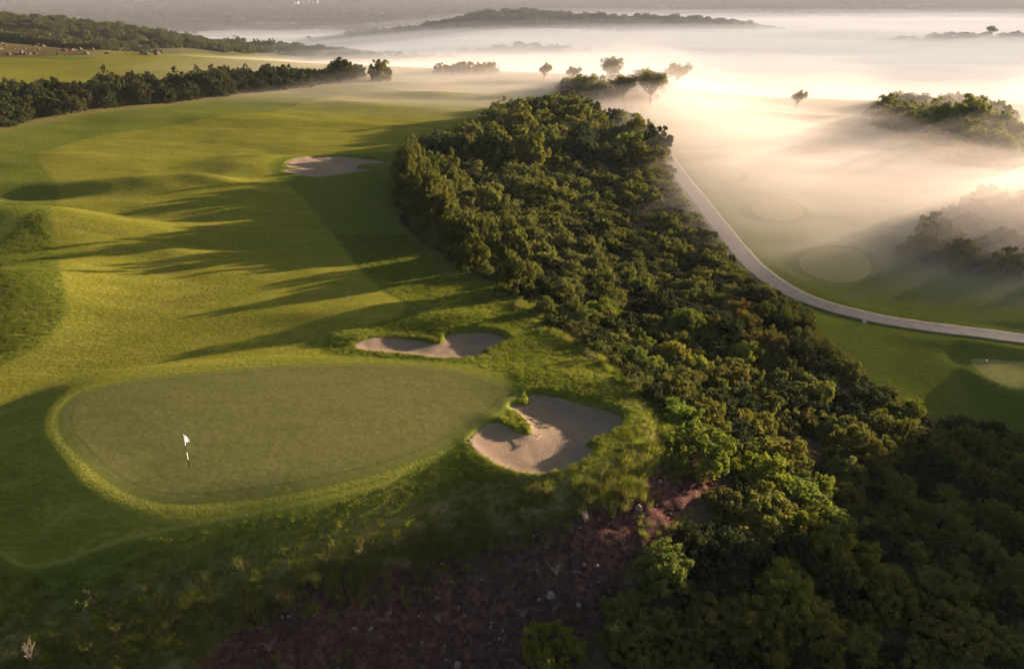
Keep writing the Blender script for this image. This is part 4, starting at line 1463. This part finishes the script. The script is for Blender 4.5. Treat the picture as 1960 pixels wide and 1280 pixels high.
# the rake in the near bunker
rx, ry = survey(1016, 842, z_fast, -0.1)
rk = empty('bunker_rake', (rx, ry, H(rx, ry) + 0.20), R(-35))
tag(rk, 'small wooden rake lying at the grass tongue in the near bunker', 'rake')
v, f = tube([(-1.0, 0, 0.22), (0, 0, 0.10), (0.55, 0, 0.05)], [0.02, 0.02, 0.02], 6)
link('handle', np_mesh('handle', v, np.array(f)), M['wood'], parent=rk)
v, f = tube([(0.55, -0.30, 0.05), (0.55, 0, 0.06), (0.55, 0.30, 0.05)], [0.028, 0.03, 0.028], 6)
link('head', np_mesh('head', v, np.array(f)), M['wood'], parent=rk)
for k in range(9):
    v, f = tube([(0.55, -0.28 + 0.07 * k, 0.05), (0.58, -0.28 + 0.07 * k, -0.05)], [0.009, 0.004], 4)
    link('tooth', np_mesh('tooth', v, np.array(f)), M['wood'], parent=rk)

# tee markers on the shaded tee
x, y = sv(1887, 697)
tm_ = empty('tee_marker', (x, y, TEE_Z[3] + 0.05))
tag(tm_, 'small pale marker post standing on the shaded tee at the right', 'tee marker')
link('post', cyl(0.05, -0.05, 0.26, 8, 0.045), M['wood'], parent=tm_)
link('cap', cyl(0.075, 0.26, 0.36, 10, 0.05), M['white'], parent=tm_)

# white houses on the far slope
for k, (px, py, w) in enumerate(((566, 7, 11), (584, 6, 14), (604, 6, 9))):
    x, y = sv(px, py + 3)
    e = empty('house', (x, y, H(x, y) - 0.5), random.uniform(-.3, .3))
    tag(e, ['small white house on the far slope, leftmost of three', 'wide white house on the far slope, middle of three', 'small white house on the far slope, rightmost of three'][k], 'house', 'houses on the far slope')
    hw, dp, hh = w / 2, 4.0, 5.0
    me = bpy.data.meshes.new('house_wall')
    me.from_pydata([(-hw, -dp, 0), (hw, -dp, 0), (hw, dp, 0), (-hw, dp, 0), (-hw, -dp, hh), (hw, -dp, hh), (hw, dp, hh), (-hw, dp, hh), (-hw, 0, hh + 1.8), (hw, 0, hh + 1.8)], [],
                   [(0, 1, 5, 4), (1, 2, 6, 9, 5), (2, 3, 7, 6), (3, 0, 4, 8, 7)])
    link('wall', me, M['wall'], parent=e)
    me = bpy.data.meshes.new('house_roof')
    q = 0.5
    me.from_pydata([(-hw - q, -dp - q, hh - 0.15), (hw + q, -dp - q, hh - 0.15), (hw + q, 0, hh + 2.1), (-hw - q, 0, hh + 2.1), (hw + q, dp + q, hh - 0.15), (-hw - q, dp + q, hh - 0.15)], [],
                   [(0, 1, 2, 3), (3, 2, 4, 5)])
    link('roof', me, M['tile'], parent=e)


# ------------------------------------------------------------------ mist and haze
def mist_mesh(name, X0, X1, nx, Y0, Y1, ny, top, bottom, mat, label):
    mx = np.linspace(X0, X1, nx); my = np.linspace(Y0, Y1, ny)
    X, Y = np.meshgrid(mx, my)
    x, y = X.ravel(), Y.ravel()
    t = top(x, y)
    ed = (X == mx[0]) | (X == mx[-1]) | (Y == my[0]) | (Y == my[-1])
    t = np.where(ed.ravel(), bottom + 0.5, np.maximum(t, bottom + 0.5))
    n = nx * ny
    V = np.vstack([np.column_stack([x, y, t]), np.column_stack([x, y, np.full(n, bottom)])])
    Ft = grid_faces(nx, ny)
    Fb = Ft[:, ::-1] + n
    rim = list(range(nx)) + [nx * (j + 1) - 1 for j in range(1, ny)] + [nx * ny - 1 - i for i in range(1, nx)] + [nx * j for j in range(ny - 2, 0, -1)]
    Fr = [(rim[i], rim[i] + n, rim[(i + 1) % len(rim)] + n, rim[(i + 1) % len(rim)]) for i in range(len(rim))]
    Fr = [(a, b, c, d) for a, b, c, d in Fr]
    me = np_mesh(name, V, np.vstack([Ft, Fb, np.array(Fr)]))
    o = link(name, me, mat)
    tag(o, label, 'mist', kind='stuff')
    return o


TREE_XY = sv(1522, 211)


def thick(x, y, k):
    """how deep the morning mist lies over the ground"""
    wisp = 0.85 + 0.42 * fbm(x / 38 + 3.1 * k, y / 15, 61 + k, 3) + 0.22 * fbm(x / 15, y / 5 + 1.7 * k, 67 + k, 2)
    edge = x - 0.02 * (y - 100)
    valley = sstep(9, 38, edge) * sstep(64, 112, y + 0.34 * (x - 30)) * (1 - 0.42 * sstep(145, 200, y))
    valley = valley * (0.52 + 0.48 * sstep(2, -14, sdf(x, y, HILL))) * (1 - 0.95 * gauss(x, y, TREE_XY[0] + 6, TREE_XY[1] - 14, 30, 28, 0.3))
    valley = valley + 0.9 * gauss(x, y, 70, 99, 17, 15)
    valley = valley * sstep(30, 4, x - 0.64 * y - 8)
    copse = sstep(135, 240, y) * sstep(-85, 15, x - 0.15 * (y - 200))
    copse = copse * (1 - 0.9 * gauss(x, y, TREE_XY[0] + 6, TREE_XY[1] - 14, 30, 28, 0.3))
    return (4.0 * valley + (2.1 + 1.3 * gauss(x, y, 22, 205, 30, 30)) * copse) * np.maximum(wisp, 0.04) + 0.25 * k * sstep(140, 240, y) * sstep(-130, -40, x)


def mist_top(x, y, k, f):
    t = thick(x, y, k) * f
    g = z_fast(x, y)
    return np.where(t > 0.02, g + t - 0.15, g - 1.0)


MISTC = (0.76, 0.68, 0.67)
for k, (f, dens, nm, lb) in enumerate(((0.45, 0.020, 'ground_mist', 'densest mist hugging the valley floor right of the path'), (0.8, 0.015, 'low_mist', 'low mist layer over the valley right of the path'),
                                       (1.2, 0.010, 'drifting_mist', 'drifting mist layer above the valley and the fairway end'), (1.8, 0.006, 'mist_veil', 'thin veil of mist above the valley'),
                                       (2.6, 0.0034, 'mist_breath', 'faintest upper breath of the valley mist'))):
    mist_mesh(nm, -130 - k, 240 + k, 210, 56 - k, 325 + k, 170, lambda x, y, k=k, f=f: mist_top(x, y, k, f), -45 - 0.5 * k, mat_volume(nm, dens, MISTC, 0.12), lb)


mist_mesh('knoll_mist', 22, 140, 80, 52, 142, 70, lambda x, y: -9.5 + 16.0 * gauss(x, y, 70, 93, 20, 18, 0.2) + 1.0 * fbm(x / 14, y / 11, 5, 2), -49, mat_volume('knoll_mist', 0.036, (0.80, 0.70, 0.65), 0.12),
          'pinkish mist veiling the knoll at the right edge')
mist_mesh('valley_haze', -1500, 1500, 60, 340, 3300, 60, lambda x, y: -40 + 62 * sstep(340, 760, y), -53, mat_volume('valley_haze', 0.00021, (0.54, 0.55, 0.72), 0.0),
          'greyish morning haze over the far valley and hills')


def top_fog(x, y, up, k):
    t = -14 + up + 2.6 * fbm(x / 130, y / 70, 81 + k, 3) + 3 * gauss(x, y, 345, 800, 90, 60) + (4 + 0.5 * up) * gauss(x, y, 100, 380, 220, 70)
    t = t - 12 * sstep(-40, -240 - 8 * up, x - 0.10 * (y - 350))
    t = t - 25 * sstep(355, 285 - up, y + 0.10 * x)
    return t


FOGC = (0.41, 0.43, 0.49)
mist_mesh('fog_bank', -420, 1300, 260, 245, 1250, 170, lambda x, y: top_fog(x, y, 0, 0), -48, mat_volume('fog_bank', 0.016, FOGC, 0.05), 'dense white fog bank filling the valley behind the course')
mist_mesh('fog_rim', -520, 1300, 220, 235, 1350, 150, lambda x, y: top_fog(x, y, 4.0, 3), -50, mat_volume('fog_rim', 0.0035, FOGC, 0.05), 'thinner fog fraying above and around the dense bank')
mist_mesh('fog_breath', -620, 1300, 180, 225, 1450, 130, lambda x, y: top_fog(x, y, 9.0, 7), -52, mat_volume('fog_breath', 0.0010, FOGC, 0.05), 'faint breath of vapour over the fog bank')

hz = bpy.data.meshes.new('haze')
a, b, c, d, e_, f_ = -2100, 2100, -150, 3600, -60, 34
hz.from_pydata([(a, c, e_), (b, c, e_), (b, d, e_), (a, d, e_), (a, c, f_), (b, c, f_), (b, d, f_), (a, d, f_)], [],
               [(3, 2, 1, 0), (4, 5, 6, 7), (0, 1, 5, 4), (1, 2, 6, 5), (2, 3, 7, 6), (3, 0, 4, 7)])
tag(link('haze', hz, mat_volume('haze', 0.00008, (0.62, 0.64, 0.72), 0.0)), 'thin even haze in the air over the whole course', 'haze', kind='stuff')
print('shrubs chosen', len(chosen), 'vis', len(vis), 'band', len(band), 'knoll', len(knoll), 'ground', len(gx), 'gz', gz.min(), gz.max())
